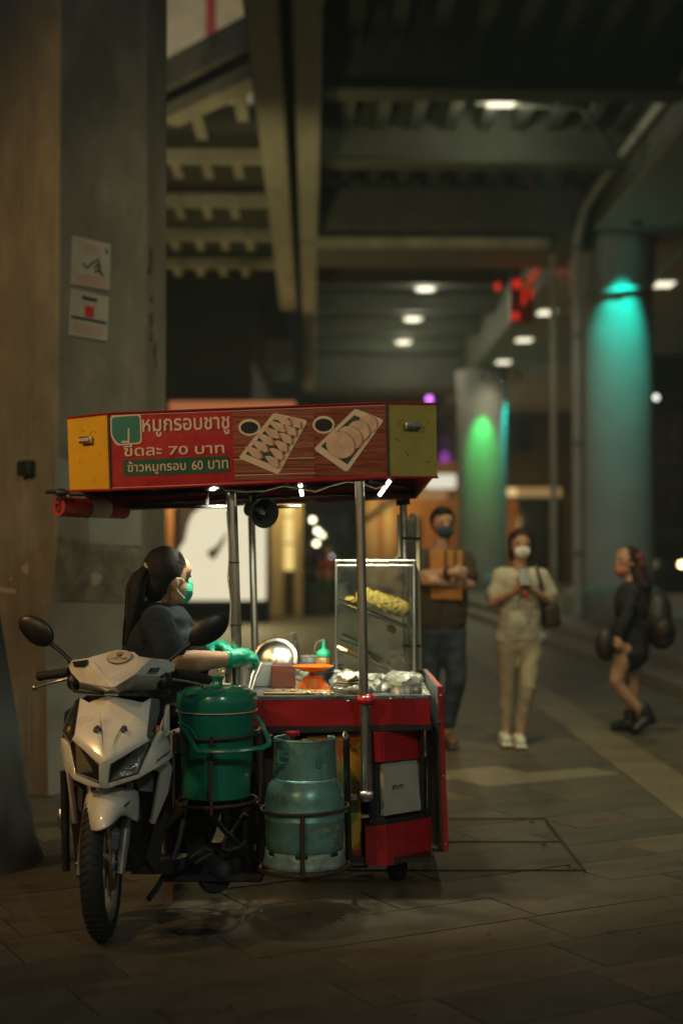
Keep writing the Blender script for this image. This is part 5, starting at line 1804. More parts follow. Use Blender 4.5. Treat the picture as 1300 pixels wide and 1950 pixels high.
for pts in ([(497, 700, 5.0445), (508, 820, 5.0), (520, 930, 4.951), (514, 830, 4.998)], [(640, 760, 5.027), (600, 830, 4.9995), (560, 930, 4.9515), (610, 820, 5.0025)]):
    obj('scuff', MB().slab([p + V((0, -.003, 0)) for p in z3(pts)], (0, .002, 0)), K['leather'], shield, 0)
panel('side_strip', z3([(803, 613, 5.175), (872, 628, 5.27), (783, 850, 5.06), (776, 842, 5.035)]), [(0, 1, 2, 3)], K['grey'], .01, .002)
panel('side_strip', z3([(376, 613, 5.175), (352, 632, 5.24), (322, 830, 5.08), (345, 832, 5.035)]), [(0, 1, 2, 3)], K['blackplastic'], .01, .002)
panel('inner_cowl', z3([(290, 700, 5.3), (420, 600, 5.22), (860, 610, 5.24), (880, 640, 5.3), (905, 860, 5.2), (860, 960, 5.14), (700, 1100, 5.06), (525, 1130, 5.01), (340, 1060, 5.09), (275, 870, 5.2)]), [tuple(range(10))], K['blackplastic'], .02, 0)
panel('chin', z3([(345, 834, 5.03), (525, 987, 4.93), (775, 844, 5.03), (794, 866, 5.04), (560, 1008, 4.945), (545, 1112, 4.955), (542, 1150, 4.965), (500, 1148, 4.965), (492, 1112, 4.955), (490, 1004, 4.945), (330, 862, 5.04)]), [(0, 1, 9, 10), (1, 2, 3, 4), (1, 4, 5, 6, 7, 8, 9)], K['white'], .012, .002)
panel('outer_wing', z3([(266, 850, 5.17), (296, 872, 5.13), (322, 905, 5.09), (352, 1062, 5.02), (500, 1118, 4.965), (500, 1150, 4.97), (420, 1135, 5.0), (338, 1096, 5.04), (292, 1030, 5.10), (266, 930, 5.17)]), [(0, 1, 2, 8, 9), (2, 3, 7, 8), (3, 4, 5, 6, 7)], K['white'], .02, .003)
rw = panel('outer_wing', z3([(878, 655, 5.27), (890, 840, 5.2), (905, 872, 5.19), (930, 962, 5.22), (902, 985, 5.16), (850, 1020, 5.09), (725, 1092, 5.01), (543, 1150, 4.968), (545, 1116, 4.962), (718, 1064, 5.0), (800, 900, 5.07), (868, 812, 5.14)]), [(0, 1, 11), (1, 2, 10, 11), (2, 3, 4, 5, 10), (5, 6, 9, 10), (6, 7, 8, 9)], K['white'], .02, .003)
mb = MB()
for k in range(5):
    a = z3([(828 + 17 * k, 1000 - 13 * k, 5.085 + .017 * k), (838 + 17 * k, 975 - 13 * k, 5.09 + .017 * k), (850 + 17 * k, 968 - 13 * k, 5.094 + .017 * k), (838 + 17 * k, 993 - 13 * k, 5.09 + .017 * k)])
    mb.slab([p + V((0, -.012, 0)) for p in a], (0, .004, 0))
obj('decal', mb, ink, rw, 0)
# headlights: reflector bowl, bulb, lens with a black edge
refl = mat('reflector', (.62, .61, .57), .22, .9, var=.4, scale=26, bump=.9, bscale=30, bdist=.02)


def headlight(pts, c, cy):
    q = z3(pts)
    o = obj('headlight', MB().slab([p + V((0, .045, 0)) for p in q], (0, .02, 0)), refl, sc, 0)
    n = len(q)
    mb = MB()
    for i in range(n):
        a, b = q[i], q[(i + 1) % n]
        mb.mesh([a, b, b + V((0, .045, 0)), a + V((0, .045, 0))], [(0, 1, 2, 3)])
    obj('bowl', mb, refl, o, 0)
    mb = MB()
    ctr = sum(q, V()) / n
    for i in range(n):
        mb.tube([q[i], q[(i + 1) % n]], .0035, 6)
    obj('bezel', mb, K['blackplastic'], o, 40)
    mb = MB()
    mb.mesh(q, [tuple(range(n))])
    obj('lens', mb, K['lens'], o, 0, solid=.002)
    cc = z3([c])[0]
    obj('bulb', MB().lathe([(.0, .0), (.014, .004), (.02, .02), (.026, .045)], 16, Matrix.Translation(cc) @ Matrix.Rotation(R(90), 4, 'X') @ Matrix.Scale(-1, 4, (0, 0, 1))), K['chrome'], o, 40)
    mb = MB()
    for i in range(6):
        t = (i + 1) / 7
        a, b = q[0].lerp(q[-1], t), q[1].lerp(q[2], t)
        mb.tube([a + V((0, .036, 0)), b + V((0, .036, 0))], .003, 5)
    obj('reflector_rib', mb, K['chrome'], o, 40)


headlight([(326, 888, 5.085), (352, 866, 5.045), (488, 1006, 4.955), (492, 1110, 4.962), (360, 1060, 5.02)], (400, 1000, 5.02), 0)
headlight([(562, 1010, 4.955), (770, 862, 5.045), (796, 890, 5.07), (718, 1060, 5.0), (547, 1110, 4.962)], (670, 985, 5.02), 0)


def indicator(pts, bulb):
    q = z3(pts)
    o = obj('turn_signal', MB().slab([p + V((0, .03, 0)) for p in q], (0, .01, 0)), refl, sc, 0)
    obj('lens', MB().mesh(q, [tuple(range(len(q)))]), K['lens'], o, 0, solid=.002)
    b = z3([bulb])[0]
    obj('bulb', MB().ell(b + V((0, .02, 0)), (.012, .012, .018), None, 12, 8), mat('amber_bulb', (.42, .20, .05), .3, var=.1), o, 180)
    mb = MB()
    for i in range(len(q)):
        mb.tube([q[i], q[(i + 1) % len(q)]], .0028, 5)
    obj('bezel', mb, K['grey'], o, 40)


indicator([(275, 815, 5.2), (310, 730, 5.24), (352, 636, 5.27), (348, 740, 5.16), (350, 845, 5.09), (322, 884, 5.1)], (315, 815, 5.16))
indicator([(782, 855, 5.065), (820, 760, 5.14), (868, 640, 5.28), (878, 740, 5.25), (862, 805, 5.18), (800, 884, 5.085)], (828, 810, 5.13))
# leg shield wings and black inner faces
panel('leg_shield_wing', z4([(800, 15, 5.23), (818, 40, 5.27), (792, 200, 5.32), (705, 410, 5.34), (683, 408, 5.32), (742, 70, 5.24), (655, 50, 5.16), (720, 20, 5.12)]), [(0, 1, 2, 5), (2, 3, 4, 5), (0, 5, 6, 7)], K['white'], .016, .003)
panel('leg_shield_wing', z4([(105, 10, 5.2), (122, 60, 5.22), (165, 405, 5.3), (188, 412, 5.3), (146, 150, 5.2), (132, 70, 5.17)]), [(0, 1, 4, 5), (1, 2, 3, 4)], K['white'], .016, .003)
obj('leg_shield', MB().slab(z4([(118, 0, 5.33), (800, 0, 5.36), (815, 120, 5.40), (735, 420, 5.42), (700, 640, 5.46), (560, 720, 5.5), (330, 720, 5.5), (200, 760, 5.44), (165, 420, 5.40)]), (0, .05, 0), .01), K['blackplastic'], sc, 30)
obj('radiator_grille', MB().slab(z4([(560, 60, 5.24), (690, 90, 5.28), (690, 200, 5.32), (600, 190, 5.27)]), (0, .02, 0)), K['grey'], sc, 0)
obj('radiator_grille', MB().slab(z4([(150, 130, 5.26), (235, 190, 5.22), (225, 330, 5.26), (180, 300, 5.3)]), (0, .02, 0)), K['grey'], sc, 0)
obj('inner_wing', MB().slab(z4([(700, 410, 5.38), (770, 330, 5.38), (735, 620, 5.45), (712, 740, 5.48), (640, 620, 5.45)]), (0, .04, 0)), mat('dark_brown_plastic', (.05, .042, .036), .45, var=.2), sc, 0)
obj('inner_wing', MB().slab(z4([(160, 405, 5.36), (215, 412, 5.34), (230, 640, 5.4), (225, 780, 5.44), (190, 740, 5.42)]), (0, .04, 0)), mat('brown_plastic', (.05, .042, .036), .45, var=.2), sc, 0)
# black bar at the left side with an end cap, small chrome lamp behind
obj('guard_bar', MB().tube(z4([(112, 60, 5.34), (118, 300, 5.34), (122, 640, 5.34)]), .0155, 12), K['black'], sc, 60)
obj('guard_cap', MB().tube(z4([(122, 645, 5.34), (124, 712, 5.34)]), [.0175, .015], 12), K['rubber'], sc, 40)
obj('side_reflector', MB().ell(z4([(92, 370, 5.5)])[0], (.016, .02, .042), None, 14, 10), K['chrome'], sc, 180)

# front wheel, steered a little
wc = W(194, 1660, 5.19)
wc.z = .272
wax = V((math.cos(R(.5)), math.sin(R(.5)), .035)).normalized()
mW = Matrix.Translation(wc) @ wax.to_track_quat('Z', 'Y').to_matrix().to_4x4()
ty = []
for k in range(15):
    a = R(-118 + 236 * k / 14)
    ty.append((.226 + .046 * math.cos(a), .041 * math.sin(a)))
wh = obj('front_wheel', MB().lathe(ty, 64, mW, False), K['rubber'], sc, 60)
tr_ = MB()
for k in range(56):
    a = 2 * math.pi * k / 56
    for s in (-1, 1):
        pts = [(.2722, .004 * s, a), (.2690, .020 * s, a + .035 * 1), (.258, .032 * s, a + .06)]
        tr_.tube([mW @ V(((r + .0006) * math.cos(b), (r + .0006) * math.sin(b), z)) for r, z, b in pts], .0022, 4)
obj('tread', tr_, K['rubber'], wh, 0)['kind'] = 'stuff'
rim_m = mat('wheel_alloy', (.34, .32, .29), .4, .7, var=.2)
obj('rim', MB().lathe([(.205, -.034), (.192, -.034), (.176, -.024), (.172, 0), (.176, .024), (.192, .034), (.205, .034)], 48, mW, False), rim_m, wh, 50)
sp_ = MB()
for k in range(5):
    for d in (-.13, .13):
        a = 2 * math.pi * k / 5 + .3
        p, q = mW @ V((.035 * math.cos(a + d), .035 * math.sin(a + d), .012)), mW @ V((.178 * math.cos(a + d * .9), .178 * math.sin(a + d * .9), .012))
        sp_.tube([p, q], [.009, .0075], 8)
obj('spoke', sp_, rim_m, wh, 50)['kind'] = 'stuff'
obj('hub', MB().lathe([(0, -.05), (.03, -.05), (.036, -.02), (.036, .02), (.03, .05), (0, .05)], 20, mW), K['grey'], wh, 40)
obj('brake_disc', MB().lathe([(.06, .042), (.1, .042), (.1, .046), (.06, .046), (.06, .042)], 36, mW, False), mat('worn_disc', (.42, .26, .14), .35, .8, var=.2), wh, 40)
obj('caliper', MB().box(mW @ V((-.02, .088, .05)), (.035, .06, .07), Euler((.2, .1, .2)), .008), K['grey'], sc, 30)
fk = MB()
for zz, x in ((-.072, 0), (.072, 0)):
    lo = mW @ V((0, 0, zz))
    hi = lo + V((.028, .12, .40))
    fk.tube([lo + (lo - hi) * .10, lo + (hi - lo) * .12, lo + (hi - lo) * .14, lo + (hi - lo) * .60], [.017, .0195, .0205, .0195], 14).tube([lo + (hi - lo) * .60, hi], .0145, 12)
obj('fork', fk, mat('fork_alloy', (.30, .28, .26), .35, .6, var=.2), sc, 50)
obj('axle', MB().tube([mW @ V((0, 0, -.09)), mW @ V((0, 0, .09))], .009, 10), K['steel'], sc, 40)
# fender
rows = [[(262, 200, 5.15), (330, 180, 5.11), (415, 170, 5.09), (500, 172, 5.12), (560, 178, 5.17), (597, 200, 5.25)],
        [(250, 265, 5.09), (320, 250, 5.02), (400, 240, 5.00), (490, 238, 5.04), (560, 255, 5.11), (597, 280, 5.2)],
        [(245, 340, 5.06), (312, 335, 4.965), (385, 325, 4.945), (465, 318, 4.98), (535, 320, 5.08), (598, 345, 5.18)],
        [(248, 400, 5.05), (310, 405, 4.94), (375, 395, 4.92), (440, 370, 4.96), (500, 335, 5.06), (598, 415, 5.17)],
        [(262, 440, 5.03), (320, 460, 4.93), (372, 440, 4.915), (425, 405, 4.945), (475, 350, 5.05), (596, 416, 5.172)]]
pts, fcs = [], []
for r_ in rows:
    pts += z4(r_)
for j in range(4):
    for i in range(5):
        fcs.append((j * 6 + i, j * 6 + i + 1, j * 6 + i + 7, j * 6 + i + 6))
fcs = [f for f in fcs if f != (22, 23, 29, 28)]
mb = MB().mesh(pts, fcs)
fen = obj('front_fender', mb, K['white'], sc, 50, solid=.008)
s = fen.modifiers.new('s', 'SUBSURF')
s.levels = s.render_levels = 2
fen.modifiers.move(1, 0)
mb = MB()
for t in ((455, 345, 500, 290, 535, 262), (478, 318, 520, 270, 550, 245), (500, 290, 530, 260, 548, 250)):
    a = z4([(t[0], t[1], 5.03 + (t[0] - 455) * .0006), (t[2], t[3], 5.05), (t[4], t[5], 5.07), (t[2] + 12, t[3] + 8, 5.055)])
    mb.slab([p + V((0, -.016, 0)) for p in a], (0, .003, 0))
obj('fender_decal', mb, ink, fen, 0)

# grips, levers, mirrors, hose
gr_ = MB()


def ribbed(p, q, r, n=11):
    pts, rs = [], []
    for i in range(n * 3):
        pts.append(p.lerp(q, i / (n * 3 - 1)))
        rs.append(r * (1.0 if i % 3 else .86))
    return pts, rs


for a, b in (([(318, 464, 5.33)], [(150, 487, 5.40)]), ([(945, 470, 5.36)], [(1130, 508, 5.46)])):
    p, q = z3(a)[0], z3(b)[0]
    pts, rs = ribbed(p, q, .0175)
    o = obj('grip', MB().tube(pts, rs, 14), K['rubber'], sc, 60)
    obj('bar_end', MB().tube([q, q + (q - p) * .06], .0185, 14), K['blackplastic'], o, 40)
for pts in ([(330, 492, 5.26), (290, 506, 5.25), (200, 530, 5.28), (130, 552, 5.32), (112, 556, 5.33)], [(880, 505, 5.24), (930, 508, 5.26), (1000, 518, 5.29), (1070, 532, 5.34), (1112, 552, 5.37)]):
    q = z3(pts)
    lv = obj('brake_lever', MB().tube(q, [.010, .009, .007, .007, .008], 10, flat=.7), K['steel'], sc, 60)
    obj('lever_ball', MB().ell(q[-1], (.011, .011, .011), None, 12, 8), K['steel'], lv, 180)
for x, y in ((350, 520), (875, 515)):
    q = z3([(x, y, 5.245)])[0]
    obj('lever_housing', MB().ell(q, (.03, .035, .034), None, 16, 10), K['blackplastic'], sc, 180)
obj('brake_hose', MB().tube(z3([(330, 540, 5.22), (345, 575, 5.16), (400, 582, 5.12), (520, 592, 5.09)]), .0055, 8), K['rubber'], sc, 60)
obj('lower_gap_cover', MB().slab(z3([(720, 605, 5.18), (760, 575, 5.2), (900, 572, 5.3), (905, 600, 5.32), (800, 608, 5.2)]), (0, .05, 0)), K['blackplastic'], sc, 0)


def mirror(c, base, elbow, wide, tilt):
    cc = z3([c])[0]
    rot = Euler((R(8), R(tilt), R(-10 if tilt > 0 else 10)), 'XYZ')
    mb = MB()
    bmesh.ops.create_uvsphere(mb.bm, u_segments=28, v_segments=16, radius=1)
    for v in mb.bm.verts:
        e = 1 + .12 * v.co.x            # egg shaped
        v.co = V((v.co.x * wide, v.co.y * (.022 if v.co.y < 0 else .006), v.co.z * .050 * e))
        v.co = cc + rot.to_matrix() @ v.co
    mo = obj('mirror', mb, K['blackplastic'], sc, 180)
    mb = MB()
    mb.lathe([(0, .0), (1, 0), (1, .1)], 28, Matrix.Translation(cc) @ rot.to_matrix().to_4x4() @ Matrix.Diagonal((wide * .92, .007 / .1, .045, 1)) @ Matrix.Rotation(R(-90), 4, 'X'))
    obj('mirror_glass', mb, mat('mirror_silver', (.7, .7, .72), .04, 1, var=0), mo, 30)
    e, b = z3([elbow])[0], z3([base])[0]
    obj('stalk', MB().tube([cc.lerp(e, .75), e, e.lerp(b, .5) + V((0, 0, .004)), b.lerp(e, .12), b, b + V((0, .01, -.03))], [.011, .0095, .0075, .0075, .012, .013], 10), K['black'], mo, 60)


mirror((122, 218, 5.33), (328, 400, 5.30), (205, 292, 5.33), .078, 32)
mirror((1135, 215, 5.33), (893, 405, 5.30), (1050, 285, 5.33), .085, -36)

# rear: floor board, seat, tail, rear wheel, side stand
obj('floorboard', MB().slab([W(250, 1640, 5.5), W(330, 1640, 5.5), W(370, 1625, 6.0), W(290, 1625, 6.0)], (0, 0, -.05)), K['blackplastic'], sc, 0)
st_ = [('e', (-.76, 5.95, .735), (.13, .28, .06)), ('e', (-.74, 6.35, .76), (.12, .26, .06))]
blob('seat', st_, .02, K['blackplastic'], sc, 3)
tl_ = [('e', (-.75, 6.25, .60), (.13, .50, .12)), ('e', (-.75, 5.95, .45), (.10, .25, .16)), ('c', (-.80, 5.55, .32), (-.76, 6.1, .34), .09, .10)]
blob('tail_body', tl_, .02, K['blackplastic'], sc, 3)
wr = V((-.74, 6.42, .27))
wq = V((1, .05, .03)).normalized()
wheel(wr, .27, .1, wq, sc, 'rear_wheel')
obj('side_stand', MB().tube([W(352, 1560, 5.7), W(330, 1640, 5.62), W(300, 1690, 5.55), W(283, 1712, 5.50)], .012, 8), K['black'], sc, 40)
# white basket edge peeping between scooter and bucket
q = quad([(322, 1392, 5.62), (343, 1391, 5.62), (342, 1433, 5.62), (326, 1437, 5.62)])
t = thing('plastic_basket', q[3], 'small white perforated plastic basket between scooter and green bucket', 'basket')
obj('shell', MB().slab(q, (.03, .14, 0), .003), mat('white_basket', (.5, .49, .45), .5, var=.1), t, 0)
mb = MB()
for i in range(3):
    for j in range(6):
        mb.box(W(333 + i * 3.4, 1408 + j * 4.0, 5.617), (.0042, .003, .0055))
obj('slot', mb, K['blackplastic'], t, 0)['kind'] = 'stuff'

# ------------------------------------------------------------------ people
def P(Y):
    return lambda px, py, dy=0.0: W(px, py, Y + dy)


def mesh_cut(o, fn):
    bm = bmesh.new()
    bm.from_mesh(o.data)
    org = ORG[o.parent.name]
    bmesh.ops.delete(bm, geom=[v for v in bm.verts if fn(v.co + org)], context='VERTS')
    bm.to_mesh(o.data)
    bm.free()


def wr(scale, amp):
    return lambda c: noise.noise(c * scale) * amp + noise.noise(c * scale * 2.3) * amp * .4


# --- the seller, sitting sideways on the scooter seat
p = P(6.0)
se = thing('person', (-.72, 6.0, 0), 'woman with long ponytail, navy shirt, green mask and gloves working at the cart', 'person')
hd_ = V((.84, .54, 0)).normalized()            # where the face looks
hs_ = V((hd_.y, -hd_.x, 0))                    # her right side, towards the camera
hm = Matrix((hd_, V((-hd_.y, hd_.x, 0)), V((0, 0, 1)))).transposed()
hc_ = p(320, 1099)
H = lambda f, s, z: hc_ + hd_ * f + hs_ * s + V((0, 0, z))
sh_n, sh_f = p(300, 1186, -.16), p(318, 1186, .17)
el_n, wr_n = p(334, 1262, -.24), p(442, 1254, -.10)
el_f, wr_f = p(372, 1262, .20), p(408, 1238, .06)
hipz = V((-.76, 6.02, .84))
kn1, an1 = V((-.50, 5.92, .66)), V((-.59, 5.95, .19))
kn2, an2 = V((-.42, 6.2, .66)), V((-.46, 6.2, .18))
body = [('e', H(-.005, 0, .02), (.092, .076, .105), hm), ('e', H(.038, 0, -.05), (.056, .056, .07), hm), ('e', H(.05, 0, -.085), (.032, .04, .035), hm),
        ('e', H(.088, 0, -.022), (.018, .014, .03), hm), ('e', H(.07, 0, .03), (.03, .055, .05), hm),
        ('e', H(-.004, .077, -.022), (.02, .008, .032), hm), ('e', H(-.004, -.077, -.022), (.02, .008, .032), hm),
        ('c', p(316, 1138), p(300, 1176), .050, .062), ('c', p(300, 1182, -.12), p(312, 1182, .12), .06, .06),
        ('c', p(303, 1200), p(303, 1300), .12, .12), ('c', p(303, 1300), hipz, .12, .13),
        ('c', p(318, 1172, -.03), p(354, 1199, -.02), .040, .034)]
body += chain([sh_n, el_n], [.054, .044]) + chain([el_n, el_n.lerp(wr_n, .35), wr_n], [.046, .047, .029])
body += chain([sh_f, el_f, wr_f], [.052, .043, .029])
body += chain([hipz, kn1, an1], [.09, .06, .04]) + chain([hipz, kn2, an2], [.09, .06, .04])
blob('body', body, .0065, K['skin'], se, 4)
shirt = [('c', p(298, 1186, -.13), p(316, 1184, .14), .072, .072), ('c', p(305, 1205), p(300, 1250), .150, .150), ('c', p(300, 1250), p(296, 1318), .150, .158),
         ('e', p(352, 1235, -.06), (.095, .10, .085)), ('e', p(356, 1235, .10), (.09, .09, .08)), ('e', p(345, 1275, .02), (.12, .15, .11)), ('e', p(282, 1215), (.10, .15, .14)),
         ('c', sh_n, sh_n.lerp(el_n, .76), .070, .067), ('c', sh_f, sh_f.lerp(el_f, .7), .07, .066), ('e', p(302, 1178, -.0), (.085, .14, .06))]
so = blob('shirt', shirt, .0075, K['navy'], se, 5, warp=wr(14, .006))
vn = [p(316, 1158, .0), p(356, 1201, -.04)]


def vcut(c):
    t = max(0, min(1, (c - vn[0]).dot(vn[1] - vn[0]) / (vn[1] - vn[0]).length_squared))
    q = vn[0].lerp(vn[1], t)
    return (c - q).length < .062 * (1 - t) + .014


mesh_cut(so, vcut)
# hair, tied back
hair = [('e', H(-.016, 0, .022), (.098, .086, .110), hm), ('e', H(-.062, 0, -.03), (.05, .066, .075), hm)]
hr = blob('hair', hair, .006, K['hair'], se, 3, warp=lambda c: noise.noise(V((c.z * 6, c.x * 40, c.y * 40))) * .0022)
mesh_cut(hr, lambda c: ((c - hc_).dot(hd_) > .040 + .028 * math.tanh(((c - hc_).z - .03) * 24) and (c - hc_).z < .10) or ((c - hc_).dot(hd_) > -.028 and (c - hc_).z < -.025))
tie = p(282, 1080, -.06)
pt = [tie, p(268, 1092, -.07), p(260, 1115, -.09), p(258, 1140, -.10), p(254, 1168, -.10), p(247, 1195, -.10), p(240, 1228, -.09)]
po = obj('ponytail', MB().tube(pt, [.022, .034, .041, .040, .034, .025, .005], 20, flat=.75), K['hair'], se, 60, sub=2)
tx_ = random.Random(4)
mb = MB()
for k in range(26):
    a = tx_.uniform(0, 6.28)
    off = V((math.cos(a), math.sin(a) * .7, 0))
    rr_ = [.018, .031, .039, .038, .033, .025, .012]
    mb.tube([q + off * rr_[i] * 1.02 + V((tx_.uniform(-.002, .002), 0, 0)) for i, q in enumerate(pt)], .0022, 4)
obj('strand', mb, K['hair'], po, 60)['kind'] = 'stuff'
mb = MB()
for k in range(70):                       # loose hairs combed back over the head and a few at the nape
    th_, s0 = tx_.uniform(-.2, 1.0), tx_.choice((-1, 1)) * tx_.uniform(0, 1)
    pts = []
    for i in range(7):
        u_ = i / 6
        f_ = .075 - .165 * u_
        w_ = math.sqrt(max(0.02, 1 - ((f_ + .016) / .101) ** 2))
        a = s0 * 1.35 * (1 - .45 * u_)
        pts.append(H(f_, .0885 * w_ * math.sin(a) * 1.0, .022 + .113 * w_ * math.cos(a) - .05 * u_ * u_) + V((0, 0, tx_.uniform(-.0005, .001))))
    mb.tube(pts, .0011, 4)
for k in range(14):
    a0_ = H(-.03 + tx_.uniform(-.03, .02), .07 + tx_.uniform(-.02, .008), -.06 + tx_.uniform(-.02, .03))
    mb.tube([a0_, a0_ + V((tx_.uniform(-.01, .01), -.008, -.025)), a0_ + V((tx_.uniform(-.02, .02), -.004, -.055))], .0009, 4)
obj('loose_hair', mb, K['hair'], hr, 60)['kind'] = 'stuff'
obj('hair_tie', MB().tube([tie + V((.003, 0, .002)), tie + V((-.006, 0, -.004))], .0225, 14), mat('pale_hair_tie', (.35, .33, .25), .7, var=.1), se, 40)
fr_ = [p(322, 1155, -.02), p(345, 1165, -.02), p(355, 1178, -.02)]
# mask and its cords
mk = [('e', H(.066, 0, -.060), (.046, .055, .052), hm), ('e', H(.094, 0, -.035), (.022, .026, .030), hm), ('e', H(.06, 0, -.095), (.035, .042, .022), hm)]
mo = blob('face_mask', mk, .005, K['mask_green'], se, 3, warp=lambda c: .0015 * math.sin((c.z) * 520))
mesh_cut(mo, lambda c: (c - hc_).dot(hd_) < .047 - .25 * max(0, (c - hc_).z + .055))
obj('mask_cord', MB().tube([H(-.002, .082, -.002), H(.03, .073, -.006), H(.060, .056, -.028)], .0022, 6).tube([H(-.002, .082, -.045), H(.02, .07, -.065), H(.052, .054, -.088)], .0022, 6), K['white_cloth'], se, 60)
for s in (1, -1):
    obj('eye', MB().ell(H(.086, .03 * s, .004), (.008, .012, .006), hm, 10, 6), mat('dark_eye', (.02, .015, .012), .2, var=0), se, 180)
    obj('eyebrow', MB().tube([H(.094, .016 * s, .024), H(.092, .034 * s, .028), H(.078, .048 * s, .022)], .003, 5), K['hair'], se, 60)
# gloves
wd = (p(498, 1246, -.02) - wr_n).normalized()
gl = hand(wr_n + wd * .012, wd, V((.2, .6, -.8)), 1, .165, 30, 1.12) + [('c', wr_n - wd * .015, wr_n + wd * .05, .038, .040)]
blob('glove', gl, .0045, K['glove'], se, 2, warp=wr(60, .0015))
obj('cuff', MB().tube([wr_n - wd * .018, wr_n - wd * .012], .0405, 18), K['glove'], se, 60)
wd2 = (p(452, 1228, -.06) - wr_f).normalized()
gl = hand(wr_f + wd2 * .01, wd2, V((.1, -.5, -.85)), -1, .16, 20, 1.1) + [('c', wr_f - wd2 * .02, wr_f + wd2 * .05, .036, .038)]
blob('glove', gl, .0045, K['glove'], se, 2, warp=wr(60, .0015))
# trousers and shoes
trs = chain([V((-.74, 6.02, .80)), kn1, an1 + V((0, 0, .05))], [.125, .082, .068]) + chain([V((-.74, 6.05, .80)), kn2, an2 + V((0, 0, .05))], [.125, .082, .068])
blob('trousers', trs, .010, mat('black_trousers', (.02, .02, .022), .85, var=.3, bump=.6, bscale=10, bdist=.02), se, 3, warp=wr(22, .006))
band = mat('tan_band', (.20, .12, .07), .7, var=.2)
for k, (a, d) in enumerate(((an1, V((.62, -.72, 0))), (an2, V((.7, -.6, 0))))):
    a = a + V((0, 0, -.02))
    s_ = blob('shoe', [('c', a + V((0, 0, -.04)), a + d * .17 + V((0, 0, -.065)), .048, .042), ('c', a, a + V((0, 0, -.05)), .05, .05)], .007, mat('dark_shoe%d' % k, (.03, .036, .04), .6, var=.4), se, 2)
    ax_ = (d + V((0, 0, .9))).normalized()
    obj('strap', MB().tube([a + d * .02 + V((-.045, -.03, -.03)), a + d * .045 + V((0, -.012, .012)), a + d * .05 + V((.045, .03, -.03))], .012, 8, flat=.5).tube([a + d * .06 + V((-.045, -.03, -.045)), a + d * .09 + V((0, -.012, -.008)), a + d * .09 + V((.045, .03, -.045))], .011, 8, flat=.5), band, s_, 60)
obj_ = obj('foot_rest', MB().box((-.52, 5.98, .075), (.40, .34, .03), None, .006), K['black'], cart, 0)

eye_m = mat('eye_dark', (.02, .015, .012), .2, var=0)


def face(root, c, fwd, k=1.0):
    """eyes, brows and ears on a head centred at c looking along fwd"""
    f = V(fwd).normalized()
    s = V((f.y, -f.x, 0)).normalized()
    fm = Matrix((f, V((-f.y, f.x, 0)), V((0, 0, 1)))).transposed()
    e_, b_ = MB(), MB()
    for t in (1, -1):
        e_ = MB().ell(c + f * .083 * k + s * .031 * t + V((0, 0, .008)), (.006, .013, .006), fm, 10, 6)
        obj('eye', e_, eye_m, root, 180)
        obj('eyebrow', MB().tube([c + f * .088 * k + s * .015 * t + V((0, 0, .028)), c + f * .082 * k + s * .048 * t + V((0, 0, .028))], .0035, 5), K['hair'], root, 60)


def headshape(c, fwd):
    f = V(fwd).normalized()
    fm = Matrix((f, V((-f.y, f.x, 0)), V((0, 0, 1)))).transposed()
    s = V((f.y, -f.x, 0))
    z = V((0, 0, 1))
    return [('e', c + z * .02, (.094, .076, .100), fm), ('e', c + f * .02 - z * .045, (.062, .060, .072), fm), ('e', c + f * .03 - z * .095, (.04, .04, .03), fm), ('e', c + f * .09 - z * .015, (.016, .013, .026), fm), ('e', c + s * .077 - z * .01, (.016, .008, .03), fm), ('e', c - s * .077 - z * .01, (.016, .008, .03), fm)]


# --- woman with the phone
Yw = 10.45
p = P(Yw)
wo = thing('person', G(978, 1412), 'woman in pale tee and tan trousers looking at her phone, white mask', 'person')
c = p(991, 1040)
fw = V((.05, -1, -.0))
sk = headshape(c, fw) + [('c', p(990, 1062), p(989, 1088), .048, .06), ('c', p(989, 1100), p(989, 1215), .085, .075)]
wl_, wr_ = p(984, 1124, -.24), p(1006, 1122, -.24)
sk += chain([p(949, 1098), p(938, 1148, -.03), wl_], [.042, .038, .028]) + chain([p(1034, 1098), p(1047, 1146, -.03), wr_], [.042, .038, .028])
sk += hand(wl_, V((.35, -.5, .75)), V((.9, .2, -.2)), 1, .165, 35) + hand(wr_, V((-.35, -.5, .75)), V((-.9, .2, -.2)), -1, .165, 35)
sk += chain([p(968, 1235), p(966, 1310), p(963, 1398)], [.06, .05, .038]) + chain([p(1009, 1235), p(1004, 1306, -.14), p(990, 1396, -.10)], [.06, .05, .038])
blob('body', sk, .010, K['skin'], wo, 3)
tee = mat('oatmeal_tee', (.40, .365, .28), .85, var=.12, scale=9, bump=.6, bscale=9, bdist=.02)
blob('shirt', [('e', p(989, 1122), (.158, .112, .16)), ('e', p(989, 1182), (.15, .12, .18)), ('c', p(977, 1110), p(976, 1205), .11, .112), ('c', p(1001, 1110), p(1003, 1205), .11, .112), ('c', p(953, 1096), p(1027, 1096), .06, .06), ('c', p(953, 1097), p(940, 1136, -.01), .066, .066), ('c', p(1030, 1097), p(1045, 1134, -.01), .066, .066), ('c', p(960, 1214), p(1018, 1214), .08, .08)], .012, tee, wo, 3, warp=wr(13, .010))
blob('trousers', [('c', p(970, 1226), p(1007, 1226), .09, .09)] + chain([p(966, 1235), p(966, 1308), p(964, 1386)], [.086, .062, .044]) + chain([p(1009, 1235), p(1004, 1306, -.14), p(990, 1384, -.10)], [.086, .062, .044]), .012, mat('tan_trousers', (.31, .25, .17), .85, var=.12, bump=.5, bscale=8, bdist=.02), wo, 3, warp=wr(12, .008))
